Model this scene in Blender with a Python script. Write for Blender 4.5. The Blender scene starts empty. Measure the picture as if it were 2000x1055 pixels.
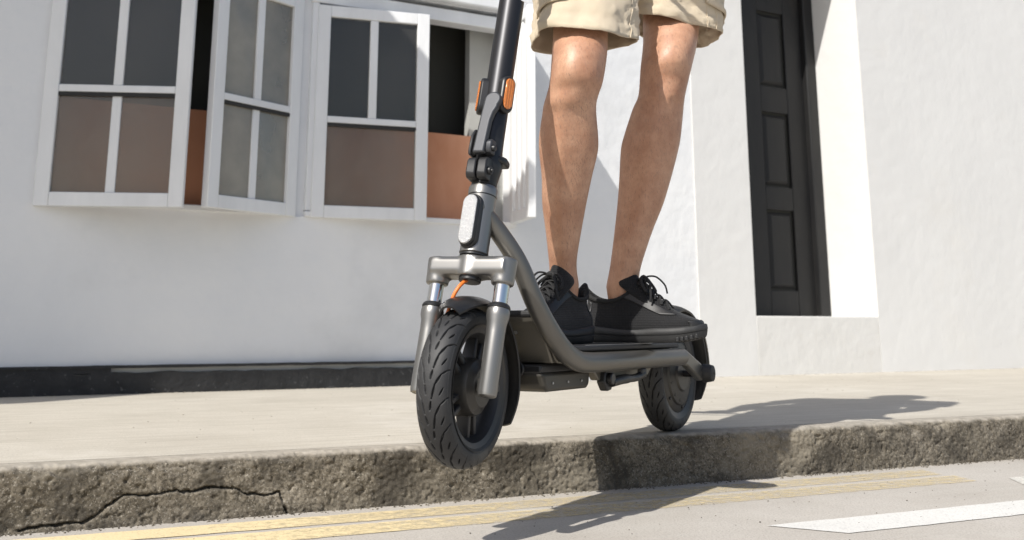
import bpy, bmesh, math, random
import numpy as np
from mathutils import Vector, Matrix, noise as mnoise
random.seed(7); rng = np.random.default_rng(7)
sc = bpy.context.scene
COL = sc.collection
R = math.radians

# ------------------------------------------------------------------ camera
cam_d = bpy.data.cameras.new('camera'); cam = bpy.data.objects.new('camera', cam_d); COL.objects.link(cam)
cam.location = (0, 0, .335); cam.rotation_euler = (R(90) + math.atan(.2393), 0, 0)
cam_d.sensor_width = 36; cam_d.lens = 39.6; cam_d.shift_y = -.2068
cam_d.clip_start = .05; cam_d.clip_end = 2000
cam_d.dof.use_dof = True; cam_d.dof.focus_distance = 2.08; cam_d.dof.aperture_fstop = 7.1
sc.camera = cam
# ------------------------------------------------------------------ light
L = Vector((.55, .82, -1)).normalized()
world = bpy.data.worlds.new('World'); sc.world = world; world.use_nodes = True
wn = world.node_tree.nodes; bg = wn['Background']
sky = wn.new('ShaderNodeTexSky'); sky.sky_type = 'NISHITA'; sky.sun_disc = False
sky.sun_elevation = math.asin(-L.z); sky.sun_rotation = math.atan2(-L.x, -L.y)
sky.dust_density = 2.0
world.node_tree.links.new(sky.outputs[0], bg.inputs[0]); bg.inputs[1].default_value = .11
sd = bpy.data.lights.new('sun', 'SUN'); sun = bpy.data.objects.new('sun', sd); COL.objects.link(sun)
sd.energy = 4.8; sd.angle = R(.5); sd.color = (1, .965, .9)
sun.rotation_euler = L.to_track_quat('-Z', 'Y').to_euler()
sc.view_settings.view_transform = 'Standard'; sc.view_settings.look = 'None'
sc.view_settings.exposure = 0.2; sc.view_settings.gamma = 1; sc.view_settings.use_curve_mapping = False

# ------------------------------------------------------------------ materials
def mat(name, col, rough=.6, metal=0, spec=.5, var=None, vscale=5, bump=0, bscale=200, bdist=.002, coord='Object', sss=0, stretch=None, coat=0, sheen=0, var2=None, v2scale=1, v2lo=.5, v2hi=.7, detail=6):
    m = bpy.data.materials.new(name); m.use_nodes = True; nt = m.node_tree; N = nt.nodes; K = nt.links.new
    b = N['Principled BSDF']
    b.inputs['Base Color'].default_value = (*col, 1); b.inputs['Roughness'].default_value = rough
    b.inputs['Metallic'].default_value = metal; b.inputs['Specular IOR Level'].default_value = spec
    if coat: b.inputs['Coat Weight'].default_value = coat
    if sheen: b.inputs['Sheen Weight'].default_value = sheen
    if sss:
        b.inputs['Subsurface Weight'].default_value = sss; b.inputs['Subsurface Radius'].default_value = (.012, .005, .003); b.inputs['Subsurface Scale'].default_value = 1
    tc = N.new('ShaderNodeTexCoord'); src = tc.outputs[coord]
    if stretch:
        mp = N.new('ShaderNodeMapping'); mp.inputs['Scale'].default_value = stretch; K(src, mp.inputs[0]); src = mp.outputs[0]
    last = None
    if var:
        n = N.new('ShaderNodeTexNoise'); n.inputs['Scale'].default_value = vscale; n.inputs['Detail'].default_value = detail; n.inputs['Roughness'].default_value = .6
        K(src, n.inputs['Vector'])
        r = N.new('ShaderNodeValToRGB'); r.color_ramp.elements[0].position = .35; r.color_ramp.elements[1].position = .65
        r.color_ramp.elements[0].color = (*col, 1); r.color_ramp.elements[1].color = (*var, 1)
        K(n.outputs[0], r.inputs[0]); last = r.outputs[0]
    if var2:
        n = N.new('ShaderNodeTexNoise'); n.inputs['Scale'].default_value = v2scale; n.inputs['Detail'].default_value = 5; n.inputs['Roughness'].default_value = .65
        K(src, n.inputs['Vector'])
        r = N.new('ShaderNodeMapRange'); r.inputs[1].default_value = v2lo; r.inputs[2].default_value = v2hi
        K(n.outputs[0], r.inputs[0])
        x = N.new('ShaderNodeMix'); x.data_type = 'RGBA'; K(r.outputs[0], x.inputs[0])
        if last: K(last, x.inputs[6])
        else: x.inputs[6].default_value = (*col, 1)
        x.inputs[7].default_value = (*var2, 1); last = x.outputs[2]
    if last: K(last, b.inputs['Base Color'])
    if bump:
        n = N.new('ShaderNodeTexNoise'); n.inputs['Scale'].default_value = bscale; n.inputs['Detail'].default_value = 5
        K(src, n.inputs['Vector'])
        bp = N.new('ShaderNodeBump'); bp.inputs['Strength'].default_value = bump; bp.inputs['Distance'].default_value = bdist
        K(n.outputs[0], bp.inputs['Height']); K(bp.outputs[0], b.inputs['Normal'])
    return m

M = {}
M['plaster'] = mat('plaster', (.78, .785, .79), .85, var=(.73, .74, .755), vscale=2.2, bump=.38, bscale=14, bdist=.012, var2=(.60, .61, .62), v2scale=1.3, v2lo=.55, v2hi=.85)
M['plaster2'] = mat('plaster_right', (.70, .695, .68), .85, var=(.67, .665, .652), vscale=1.6, bump=.32, bscale=11, bdist=.01, var2=(.68, .66, .62), v2scale=1.7, v2lo=.56, v2hi=.9)
M['plaster3'] = mat('plaster_step', (.68, .672, .65), .85, var=(.65, .64, .615), vscale=3, bump=.4, bscale=14, bdist=.01, var2=(.55, .50, .42), v2scale=2.7, v2lo=.58, v2hi=.85)
M['white_wood'] = mat('white_painted_wood', (.78, .79, .80), .55, var=(.70, .71, .72), vscale=9, bump=.3, bscale=40, bdist=.003, stretch=(1, 1, .25))
M['black_plinth'] = mat('black_plinth', (.010, .010, .011), .65, var=(.022, .022, .023), vscale=20, bump=.6, bscale=60, bdist=.006, var2=(.10, .10, .10), v2scale=55, v2lo=.62, v2hi=.72)
M['dark_room'] = mat('dark_interior', (.032, .032, .027), .9)
M['room_grey'] = mat('grey_curtain', (.42, .42, .40), .9, var=(.36, .36, .34), vscale=3)
M['brown_board'] = mat('brown_board', (.50, .23, .13), .8, var=(.43, .185, .095), vscale=3.5, bump=.2, bscale=20, bdist=.004, stretch=(1, 1, .5), var2=(.56, .29, .18), v2scale=2, v2lo=.5, v2hi=.7)
M['door'] = mat('black_door_paint', (.012, .012, .013), .5, spec=.35, var=(.019, .0185, .018), vscale=7, bump=.25, bscale=40, bdist=.003, stretch=(1, 1, .3), var2=(.032, .026, .022), v2scale=2.5, v2lo=.55, v2hi=.75)
M['rail_shade'] = mat('rail_shadow_black', (.03, .03, .03), .9)  # near-black, stands in for the shadow under each glazing rail

def glass_mat(name, dust_sky, dust_sky_w):
    m = bpy.data.materials.new(name); m.use_nodes = True; nt = m.node_tree; N = nt.nodes; K = nt.links.new
    N.remove(N['Principled BSDF']); out = N['Material Output']
    tr = N.new('ShaderNodeBsdfTransparent'); tr.inputs[0].default_value = (.9, .9, .88, 1)
    df = N.new('ShaderNodeBsdfDiffuse'); gl = N.new('ShaderNodeBsdfGlossy'); gl.inputs['Roughness'].default_value = .12
    tc = N.new('ShaderNodeTexCoord'); n = N.new('ShaderNodeTexNoise'); n.inputs['Scale'].default_value = 4; n.inputs['Detail'].default_value = 4
    K(tc.outputs['Object'], n.inputs['Vector'])
    r = N.new('ShaderNodeMapRange'); r.inputs[1].default_value = .3; r.inputs[2].default_value = .7; r.inputs[3].default_value = dust_sky_w * .6; r.inputs[4].default_value = dust_sky_w * 1.4
    K(n.outputs[0], r.inputs[0]); df.inputs[0].default_value = (*dust_sky, 1)
    m1 = N.new('ShaderNodeMixShader'); K(r.outputs[0], m1.inputs[0]); K(tr.outputs[0], m1.inputs[1]); K(df.outputs[0], m1.inputs[2])
    lw = N.new('ShaderNodeFresnel'); lw.inputs[0].default_value = 1.45
    m2 = N.new('ShaderNodeMixShader'); K(lw.outputs[0], m2.inputs[0]); K(m1.outputs[0], m2.inputs[1]); K(gl.outputs[0], m2.inputs[2])
    K(m2.outputs[0], out.inputs[0]); return m
M['glass'] = glass_mat('dusty_window_glass', (.15, .142, .132), .20)
M['glass_brown'] = glass_mat('dusty_lower_glass', (.30, .25, .21), .32)
M['glass_sky'] = glass_mat('dusty_sky_window_glass', (.40, .375, .32), .58)  # paler dust colour also carries the sky reflection on this leaf

def ground_mat(name, c1, c2, speck, streak=None, wornscale=1.2, worn=(.5, .5, .5), bumpd=.0015, speckscale=260):
    m = bpy.data.materials.new(name); m.use_nodes = True; nt = m.node_tree; N = nt.nodes; K = nt.links.new
    b = N['Principled BSDF']; b.inputs['Roughness'].default_value = .88
    tc = N.new('ShaderNodeTexCoord'); mp = N.new('ShaderNodeMapping'); mp.inputs['Rotation'].default_value = (0, 0, -R(27.3)); K(tc.outputs['Object'], mp.inputs[0])
    n1 = N.new('ShaderNodeTexNoise'); n1.inputs['Scale'].default_value = 3.2; n1.inputs['Detail'].default_value = 9; n1.inputs['Roughness'].default_value = .68; K(mp.outputs[0], n1.inputs['Vector'])
    r1 = N.new('ShaderNodeValToRGB'); e = r1.color_ramp.elements; e[0].position = .34; e[1].position = .66; e[0].color = (*c1, 1); e[1].color = (*c2, 1); K(n1.outputs[0], r1.inputs[0])
    mp2 = N.new('ShaderNodeMapping'); mp2.inputs['Scale'].default_value = (2.2, 26, 1); K(mp.outputs[0], mp2.inputs[0])
    n2 = N.new('ShaderNodeTexNoise'); n2.inputs['Scale'].default_value = 1.4; n2.inputs['Detail'].default_value = 6; K(mp2.outputs[0], n2.inputs['Vector'])
    r2 = N.new('ShaderNodeMapRange'); r2.inputs[1].default_value = .48; r2.inputs[2].default_value = .68; r2.inputs[4].default_value = .6 if streak else 0; K(n2.outputs[0], r2.inputs[0])
    x1 = N.new('ShaderNodeMix'); x1.data_type = 'RGBA'; K(r2.outputs[0], x1.inputs[0]); K(r1.outputs[0], x1.inputs[6]); x1.inputs[7].default_value = (*(streak or c1), 1)
    n3 = N.new('ShaderNodeTexNoise'); n3.inputs['Scale'].default_value = speckscale; n3.inputs['Detail'].default_value = 3; K(mp.outputs[0], n3.inputs['Vector'])
    r3 = N.new('ShaderNodeMapRange'); r3.inputs[1].default_value = .52; r3.inputs[2].default_value = .72; K(n3.outputs[0], r3.inputs[0])
    x2 = N.new('ShaderNodeMix'); x2.data_type = 'RGBA'; K(r3.outputs[0], x2.inputs[0]); K(x1.outputs[2], x2.inputs[6]); x2.inputs[7].default_value = (*speck, 1)
    n5 = N.new('ShaderNodeTexNoise'); n5.inputs['Scale'].default_value = speckscale * .8; n5.inputs['Detail'].default_value = 2
    mp5 = N.new('ShaderNodeMapping'); mp5.inputs['Location'].default_value = (7, 3, 1); K(mp.outputs[0], mp5.inputs[0]); K(mp5.outputs[0], n5.inputs['Vector'])
    r5 = N.new('ShaderNodeMapRange'); r5.inputs[1].default_value = .66; r5.inputs[2].default_value = .76; r5.inputs[4].default_value = .55; K(n5.outputs[0], r5.inputs[0])
    x5 = N.new('ShaderNodeMix'); x5.data_type = 'RGBA'; K(r5.outputs[0], x5.inputs[0]); K(x2.outputs[2], x5.inputs[6]); x5.inputs[7].default_value = (.75, .72, .66, 1)
    n4 = N.new('ShaderNodeTexNoise'); n4.inputs['Scale'].default_value = wornscale; n4.inputs['Detail'].default_value = 7; n4.inputs['Roughness'].default_value = .7; K(mp.outputs[0], n4.inputs['Vector'])
    r4 = N.new('ShaderNodeMapRange'); r4.inputs[1].default_value = .56; r4.inputs[2].default_value = .72; r4.inputs[4].default_value = .7; K(n4.outputs[0], r4.inputs[0])
    x4 = N.new('ShaderNodeMix'); x4.data_type = 'RGBA'; K(r4.outputs[0], x4.inputs[0]); K(x5.outputs[2], x4.inputs[6]); x4.inputs[7].default_value = (*worn, 1)
    K(x4.outputs[2], b.inputs['Base Color'])
    bp = N.new('ShaderNodeBump'); bp.inputs['Strength'].default_value = .7; bp.inputs['Distance'].default_value = bumpd; K(n3.outputs[0], bp.inputs['Height'])
    bp2 = N.new('ShaderNodeBump'); bp2.inputs['Strength'].default_value = .5; bp2.inputs['Distance'].default_value = .006; K(n1.outputs[0], bp2.inputs['Height']); K(bp.outputs[0], bp2.inputs['Normal'])
    K(bp2.outputs[0], b.inputs['Normal']); return m, x4, b, mp
M['road'] = ground_mat('worn_asphalt', (.39, .36, .32), (.46, .43, .39), (.26, .235, .205), (.44, .415, .375), worn=(.52, .50, .455))[0]
M['pavement'] = ground_mat('pavement_concrete', (.42, .385, .325), (.50, .465, .40), (.34, .31, .26), (.36, .325, .27), worn=(.56, .53, .475), bumpd=.0006)[0]

def paint_mat(name, col, lo, hi):
    m, x, b, mp = ground_mat(name, tuple(c * .92 for c in col), col, tuple(c * .7 for c in col), None, worn=tuple(c * 1.05 for c in col))
    nt = m.node_tree; N = nt.nodes; K = nt.links.new
    n = N.new('ShaderNodeTexNoise'); n.inputs['Scale'].default_value = 48; n.inputs['Detail'].default_value = 10; n.inputs['Roughness'].default_value = .75; K(mp.outputs[0], n.inputs['Vector'])
    sp = N.new('ShaderNodeSeparateXYZ'); K(mp.outputs[0], sp.inputs[0])
    g = N.new('ShaderNodeMapRange'); g.inputs[1].default_value = lo[0]; g.inputs[2].default_value = lo[1]; g.inputs[3].default_value = hi[0]; g.inputs[4].default_value = hi[1]; K(sp.outputs[0], g.inputs[0])
    th = N.new('ShaderNodeMath'); th.operation = 'SUBTRACT'; K(n.outputs[0], th.inputs[0]); K(g.outputs[0], th.inputs[1])
    rr = N.new('ShaderNodeMapRange'); rr.inputs[1].default_value = -.22; rr.inputs[2].default_value = .16; K(th.outputs[0], rr.inputs[0])
    tr = N.new('ShaderNodeBsdfTransparent'); ms = N.new('ShaderNodeMixShader'); K(rr.outputs[0], ms.inputs[0]); K(tr.outputs[0], ms.inputs[1]); K(b.outputs[0], ms.inputs[2])
    K(ms.outputs[0], N['Material Output'].inputs[0]); return m
# worn away more and more along the kerb (x = metres along it)
M['yellow'] = paint_mat('worn_yellow_paint', (.70, .575, .34), (-.6, 1.1), (-.12, .58))
M['white_paint'] = paint_mat('white_road_paint', (.64, .63, .60), (0, 50), (.26, .29))
M['white_faint'] = paint_mat('faint_white_road_paint', (.60, .58, .53), (0, 50), (.36, .4))

M['stem'] = mat('satin_black_stem', (.04, .04, .043), .40, metal=.75, bump=.05, bscale=900, bdist=.0004)
M['black_metal'] = mat('black_painted_metal', (.014, .014, .015), .42, bump=.12, bscale=700, bdist=.0005)
M['lever'] = mat('charcoal_cast_metal', (.06, .062, .068), .42, metal=.5, bump=.2, bscale=800, bdist=.0005)
M['grey_metal'] = mat('gunmetal_paint', (.24, .235, .226), .36, metal=.8, bump=.06, bscale=1200, bdist=.0003)
M['frame_metal'] = mat('bronze_grey_frame', (.15, .143, .13), .38, metal=.7, bump=.06, bscale=1200, bdist=.0003)
M['deck_metal'] = mat('deck_underside', (.15, .138, .115), .45, metal=.5, bump=.1, bscale=600, bdist=.0004)
M['chrome'] = mat('chrome', (.75, .74, .72), .1, metal=1)
M['rubber'] = mat('tyre_rubber', (.017, .017, .018), .6, bump=.35, bscale=500, bdist=.0006, var=(.028, .028, .029), vscale=14, var2=(.13, .12, .10), v2scale=9, v2lo=.62, v2hi=.85)
M['plastic'] = mat('black_plastic', (.013, .013, .014), .38, bump=.15, bscale=900, bdist=.0004)
M['rim'] = mat('black_rim', (.035, .035, .037), .42, metal=.3)
M['hub'] = mat('charcoal_hub', (.06, .057, .052), .42, metal=.5)
M['mat'] = mat('deck_mat_rubber', (.02, .02, .021), .55, bump=.5, bscale=500, bdist=.0006)
M['bright_edge'] = mat('bare_edge', (.45, .45, .45), .35, metal=.8)
M['cable'] = mat('orange_cable', (.72, .17, .025), .4)
M['white_mark'] = mat('white_marking', (.8, .8, .8), .5)

def refl_mat(name, col, scale, emit=0):
    m = mat(name, col, .18, spec=.9, coat=1); nt = m.node_tree; N = nt.nodes; K = nt.links.new; b = N['Principled BSDF']
    tc = N.new('ShaderNodeTexCoord'); v = N.new('ShaderNodeTexVoronoi'); v.inputs['Scale'].default_value = scale; v.inputs['Randomness'].default_value = .15
    K(tc.outputs['Object'], v.inputs['Vector']); bp = N.new('ShaderNodeBump'); bp.inputs['Strength'].default_value = 1; bp.inputs['Distance'].default_value = .002
    K(v.outputs['Distance'], bp.inputs['Height']); K(bp.outputs[0], b.inputs['Normal'])
    r = N.new('ShaderNodeValToRGB'); e = r.color_ramp.elements; e[0].color = (*col, 1); e[1].color = (*(c * .45 for c in col), 1); e[0].position = .2; e[1].position = .6
    K(v.outputs['Distance'], r.inputs[0]); K(r.outputs[0], b.inputs['Base Color']); b.inputs['Metallic'].default_value = .1; return m
M['refl_white'] = refl_mat('clear_reflector', (.88, .88, .88), 420)
M['refl_orange'] = refl_mat('orange_reflector', (.95, .27, .02), 420)

def skin_mat():
    m = mat('skin', (.52, .30, .20), .48, sss=.05, spec=.55, bump=.5, bscale=140, bdist=.0012)
    nt = m.node_tree; N = nt.nodes; K = nt.links.new; b = N['Principled BSDF']; tc = N.new('ShaderNodeTexCoord')
    n = N.new('ShaderNodeTexNoise'); n.inputs['Scale'].default_value = 17; n.inputs['Detail'].default_value = 9; n.inputs['Roughness'].default_value = .7; K(tc.outputs['Object'], n.inputs['Vector'])
    r = N.new('ShaderNodeValToRGB'); e = r.color_ramp.elements; e[0].position = .3; e[1].position = .7; e[0].color = (.35, .165, .095, 1); e[1].color = (.56, .33, .215, 1); K(n.outputs[0], r.inputs[0])
    mp = N.new('ShaderNodeMapping'); mp.inputs['Scale'].default_value = (1, 1, .22); K(tc.outputs['Object'], mp.inputs[0])
    n2 = N.new('ShaderNodeTexNoise'); n2.inputs['Scale'].default_value = 330; n2.inputs['Detail'].default_value = 3; K(mp.outputs[0], n2.inputs['Vector'])
    r2 = N.new('ShaderNodeMapRange'); r2.inputs[1].default_value = .56; r2.inputs[2].default_value = .74; r2.inputs[4].default_value = .6; K(n2.outputs[0], r2.inputs[0])
    x = N.new('ShaderNodeMix'); x.data_type = 'RGBA'; K(r2.outputs[0], x.inputs[0]); K(r.outputs[0], x.inputs[6]); x.inputs[7].default_value = (.28, .165, .12, 1)
    K(x.outputs[2], b.inputs['Base Color']); return m
M['skin'] = skin_mat()
M['hair'] = mat('dark_hair', (.03, .02, .014), .5)
def cloth_mat(name, col, v, scale):
    m = mat(name, col, .8, var=v, vscale=7, sheen=.1, spec=.25); nt = m.node_tree; N = nt.nodes; K = nt.links.new; b = N['Principled BSDF']
    tc = N.new('ShaderNodeTexCoord')
    hs = []
    for d, dr in (('X', (1, 0, 0)), ('Z', (0, 0, 1))):
        w = N.new('ShaderNodeTexWave'); w.bands_direction = d; w.inputs['Scale'].default_value = scale; w.inputs['Distortion'].default_value = .6; w.inputs['Detail'].default_value = 1; K(tc.outputs['Object'], w.inputs['Vector']); hs.append(w)
    a = N.new('ShaderNodeMath'); a.operation = 'ADD'; K(hs[0].outputs[1], a.inputs[0]); K(hs[1].outputs[1], a.inputs[1])
    n = N.new('ShaderNodeTexNoise'); n.inputs['Scale'].default_value = 38; n.inputs['Detail'].default_value = 4; K(tc.outputs['Object'], n.inputs['Vector'])
    bp = N.new('ShaderNodeBump'); bp.inputs['Strength'].default_value = .6; bp.inputs['Distance'].default_value = .0009; K(a.outputs[0], bp.inputs['Height'])
    b2 = N.new('ShaderNodeBump'); b2.inputs['Strength'].default_value = .4; b2.inputs['Distance'].default_value = .004; K(n.outputs[0], b2.inputs['Height']); K(bp.outputs[0], b2.inputs['Normal'])
    K(b2.outputs[0], b.inputs['Normal']); return m
M['khaki'] = cloth_mat('khaki_cotton', (.64, .54, .40), (.69, .59, .445), 260)
M['tshirt'] = cloth_mat('white_cotton', (.7, .7, .7), (.74, .74, .74), 260)
M['knit'] = cloth_mat('black_knit', (.009, .009, .010), (.014, .014, .015), 95)
M['shoe_over'] = mat('black_overlay', (.016, .016, .017), .5, bump=.1, bscale=300)
M['shoe_lining'] = mat('black_lining', (.012, .012, .012), .9)
M['lace'] = mat('black_lace', (.012, .012, .0125), .8, bump=.5, bscale=900, bdist=.0005)
M['midsole'] = mat('charcoal_foam', (.022, .022, .023), .6, bump=.15, bscale=300, var=(.03, .03, .03), vscale=20)

# ------------------------------------------------------------------ mesh helpers
class MB:
    def __init__(s): s.v = []; s.f = []
    def add(s, v, f, mt=None):
        o = len(s.v)
        s.v += [tuple(mt @ Vector(p)) if mt is not None else tuple(p) for p in v]
        s.f += [tuple(i + o for i in q) for q in f]
        return s
    def box(s, x0, x1, y0, y1, z0, z1, mt=None):
        v = [(x, y, z) for z in (z0, z1) for y in (y0, y1) for x in (x0, x1)]
        return s.add(v, [(0, 2, 3, 1), (4, 5, 7, 6), (0, 1, 5, 4), (2, 6, 7, 3), (0, 4, 6, 2), (1, 3, 7, 5)], mt)
    def prism(s, poly, axis, a, b, mt=None):   # poly in the other two axes
        n = len(poly); v = []
        for t in (a, b):
            for p, q in poly:
                v.append({'x': (t, p, q), 'y': (p, t, q), 'z': (p, q, t)}[axis])
        f = [tuple(range(n)), tuple(range(2 * n - 1, n - 1, -1))] + [(i, i + n, (i + 1) % n + n, (i + 1) % n) for i in range(n)]
        return s.add(v, f, mt)
    def tube(s, pts, rad, n=16, mt=None, cap=True, flat=None):
        pts = [Vector(p) for p in pts]; m = len(pts)
        rad = rad if hasattr(rad, '__len__') else [rad] * m
        t0 = (pts[1] - pts[0]).normalized(); up = Vector((0, 0, 1)) if abs(t0.z) < .9 else Vector((0, 1, 0))
        a = t0.cross(up).normalized(); v = []; pt = t0
        for i, p in enumerate(pts):
            t = ((pts[min(i + 1, m - 1)] - pts[max(i - 1, 0)])).normalized()
            q = pt.rotation_difference(t); a = q @ a; pt = t; b = t.cross(a)
            for k in range(n):
                w = 2 * math.pi * k / n; v.append(p + (a * math.cos(w) + b * math.sin(w) * (flat or 1)) * rad[i])
        f = [(i * n + k, i * n + (k + 1) % n, (i + 1) * n + (k + 1) % n, (i + 1) * n + k) for i in range(m - 1) for k in range(n)]
        if cap: f += [tuple(range(n - 1, -1, -1)), tuple(range((m - 1) * n, m * n))]
        return s.add(v, f, mt)
    def lathe(s, prof, n=48, mt=None, closed=False, axis='y', arc=None):   # prof [(r, h)] about the axis
        m = len(prof); v = []; a0, a1 = arc or (0, 2 * math.pi); k_ = n if not arc else n + 1
        for k in range(k_):
            w = a0 + (a1 - a0) * k / n; c, d = math.cos(w), math.sin(w)
            for r, h in prof: v.append({'y': (r * c, h, r * d), 'z': (r * c, r * d, h), 'x': (h, r * c, r * d)}[axis])
        f = []
        for k in range(n):
            k2 = (k + 1) % k_
            for j in range(m if closed else m - 1):
                j2 = (j + 1) % m; f.append((k * m + j, k2 * m + j, k2 * m + j2, k * m + j2))
        if arc and closed: f += [tuple(range(m)), tuple(range(n * m + m - 1, n * m - 1, -1))]
        return s.add(v, f, mt)
    def rings(s, rings, mt=None, cap=True):
        n = len(rings[0]); m = len(rings); v = [p for r in rings for p in r]
        f = [(i * n + k, i * n + (k + 1) % n, (i + 1) * n + (k + 1) % n, (i + 1) * n + k) for i in range(m - 1) for k in range(n)]
        if cap: f += [tuple(range(n - 1, -1, -1)), tuple(range((m - 1) * n, m * n))]
        return s.add(v, f, mt)
    def build(s, name, m, parent=None, bevel=0, smooth=35, seg=2, mesh_fix=True):
        me = bpy.data.meshes.new(name); me.from_pydata(s.v, [], s.f); me.validate()
        if mesh_fix:
            bm = bmesh.new(); bm.from_mesh(me); bmesh.ops.recalc_face_normals(bm, faces=bm.faces); bm.to_mesh(me); bm.free()
        o = bpy.data.objects.new(name, me); COL.objects.link(o); me.materials.append(m)
        if smooth:
            me.polygons.foreach_set('use_smooth', [True] * len(me.polygons)); me.set_sharp_from_angle(angle=R(smooth))
        if bevel:
            b = o.modifiers.new('bevel', 'BEVEL'); b.width = bevel; b.segments = seg; b.limit_method = 'ANGLE'; b.angle_limit = R(35); b.harden_normals = False
        if parent: o.parent = parent
        return o
def tag(o, label=None, cat=None, group=None, kind=None):
    for k, v in (('label', label), ('category', cat), ('group', group), ('kind', kind)):
        if v: o[k] = v
    return o
def empty(name, loc=(0, 0, 0), rz=0):
    o = bpy.data.objects.new(name, None); COL.objects.link(o); o.location = loc; o.rotation_euler = (0, 0, rz); o.empty_display_size = .1; return o
def smoothpath(pts, n=6):
    P = [Vector(p) for p in pts]; out = []
    for i in range(len(P) - 1):
        p0, p1, p2, p3 = P[max(i - 1, 0)], P[i], P[i + 1], P[min(i + 2, len(P) - 1)]
        for k in range(n):
            t = k / n; out.append(.5 * ((2 * p1) + (-p0 + p2) * t + (2 * p0 - 5 * p1 + 4 * p2 - p3) * t * t + (-p0 + 3 * p1 - 3 * p2 + p3) * t ** 3))
    out.append(P[-1]); return out
def interp(tab, x):
    xs = [t[0] for t in tab]
    return [float(np.interp(x, xs, [t[j] for t in tab])) for j in range(1, len(tab[0]))]
def fbm(x, y, scale, octs=4, seed=0):
    x = np.asarray(x, float) / scale; y = np.asarray(y, float) / scale; out = 0; amp = 1; tot = 0
    for o in range(octs):
        g = np.random.default_rng(seed + o).random((256, 256)); xi = np.floor(x).astype(int); yi = np.floor(y).astype(int)
        fx = x - xi; fy = y - yi; fx = fx * fx * (3 - 2 * fx); fy = fy * fy * (3 - 2 * fy)
        G = lambda a, b: g[a % 256, b % 256]
        out = out + amp * ((G(xi, yi) * (1 - fx) + G(xi + 1, yi) * fx) * (1 - fy) + (G(xi, yi + 1) * (1 - fx) + G(xi + 1, yi + 1) * fx) * fy)
        tot += amp; amp *= .55; x = x * 2.03 + 11; y = y * 2.03 + 7
    return out / tot - .5
def grid_mesh(P, name, m, parent=None, wrap=False, smooth=60):
    r, c, _ = P.shape; idx = np.arange(r * c).reshape(r, c)
    if wrap: idx = np.hstack([idx, idx[:, :1]])
    q = np.stack([idx[:-1, :-1], idx[:-1, 1:], idx[1:, 1:], idx[1:, :-1]], -1).reshape(-1, 4)
    me = bpy.data.meshes.new(name); me.vertices.add(r * c); me.vertices.foreach_set('co', P.reshape(-1).astype(np.float32))
    me.loops.add(q.size); me.loops.foreach_set('vertex_index', q.reshape(-1).astype(np.int32)); me.polygons.add(len(q))
    me.polygons.foreach_set('loop_start', np.arange(0, q.size, 4, dtype=np.int32)); me.update(calc_edges=True); me.validate()
    me.materials.append(m); me.polygons.foreach_set('use_smooth', [True] * len(me.polygons))
    o = bpy.data.objects.new(name, me); COL.objects.link(o)
    if parent: o.parent = parent
    return o

# ================================================================== SETTING
PV = .107
W0 = Vector((-1.7297, 3.9672, 0)); wa = R(31)
ka = R(27.3); KD = Vector((math.cos(ka), math.sin(ka), 0)); KN = Vector((KD.y, -KD.x, 0)); K0 = Vector((0, 2.388, 0))
def kp(al, out, z): return K0 + KD * al + KN * out + Vector((0, 0, z))
def quad(name, corners, m):
    b = MB(); b.add(corners, [(0, 1, 2, 3)]); return b.build(name, m, smooth=0, mesh_fix=False)
g = quad('road', [(-300, -300, 0), (300, -300, 0), (300, 300, 0), (-300, 300, 0)], M['road']); tag(g, kind='structure')
# pavement: slab whose front edge leaves an open joint behind the kerb
JO = -.105
b = MB(); pv = [kp(-60, JO - .004, 0), kp(60, JO - .004, 0), kp(60, -9, 0), kp(-60, -9, 0)]
b.add([(p.x, p.y, z) for z in (.01, PV) for p in pv], [(4, 5, 6, 7), (0, 1, 5, 4), (1, 2, 6, 5), (2, 3, 7, 6), (3, 0, 4, 7), (3, 2, 1, 0)])
tag(b.build('pavement', M['pavement'], smooth=0), kind='structure')

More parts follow.
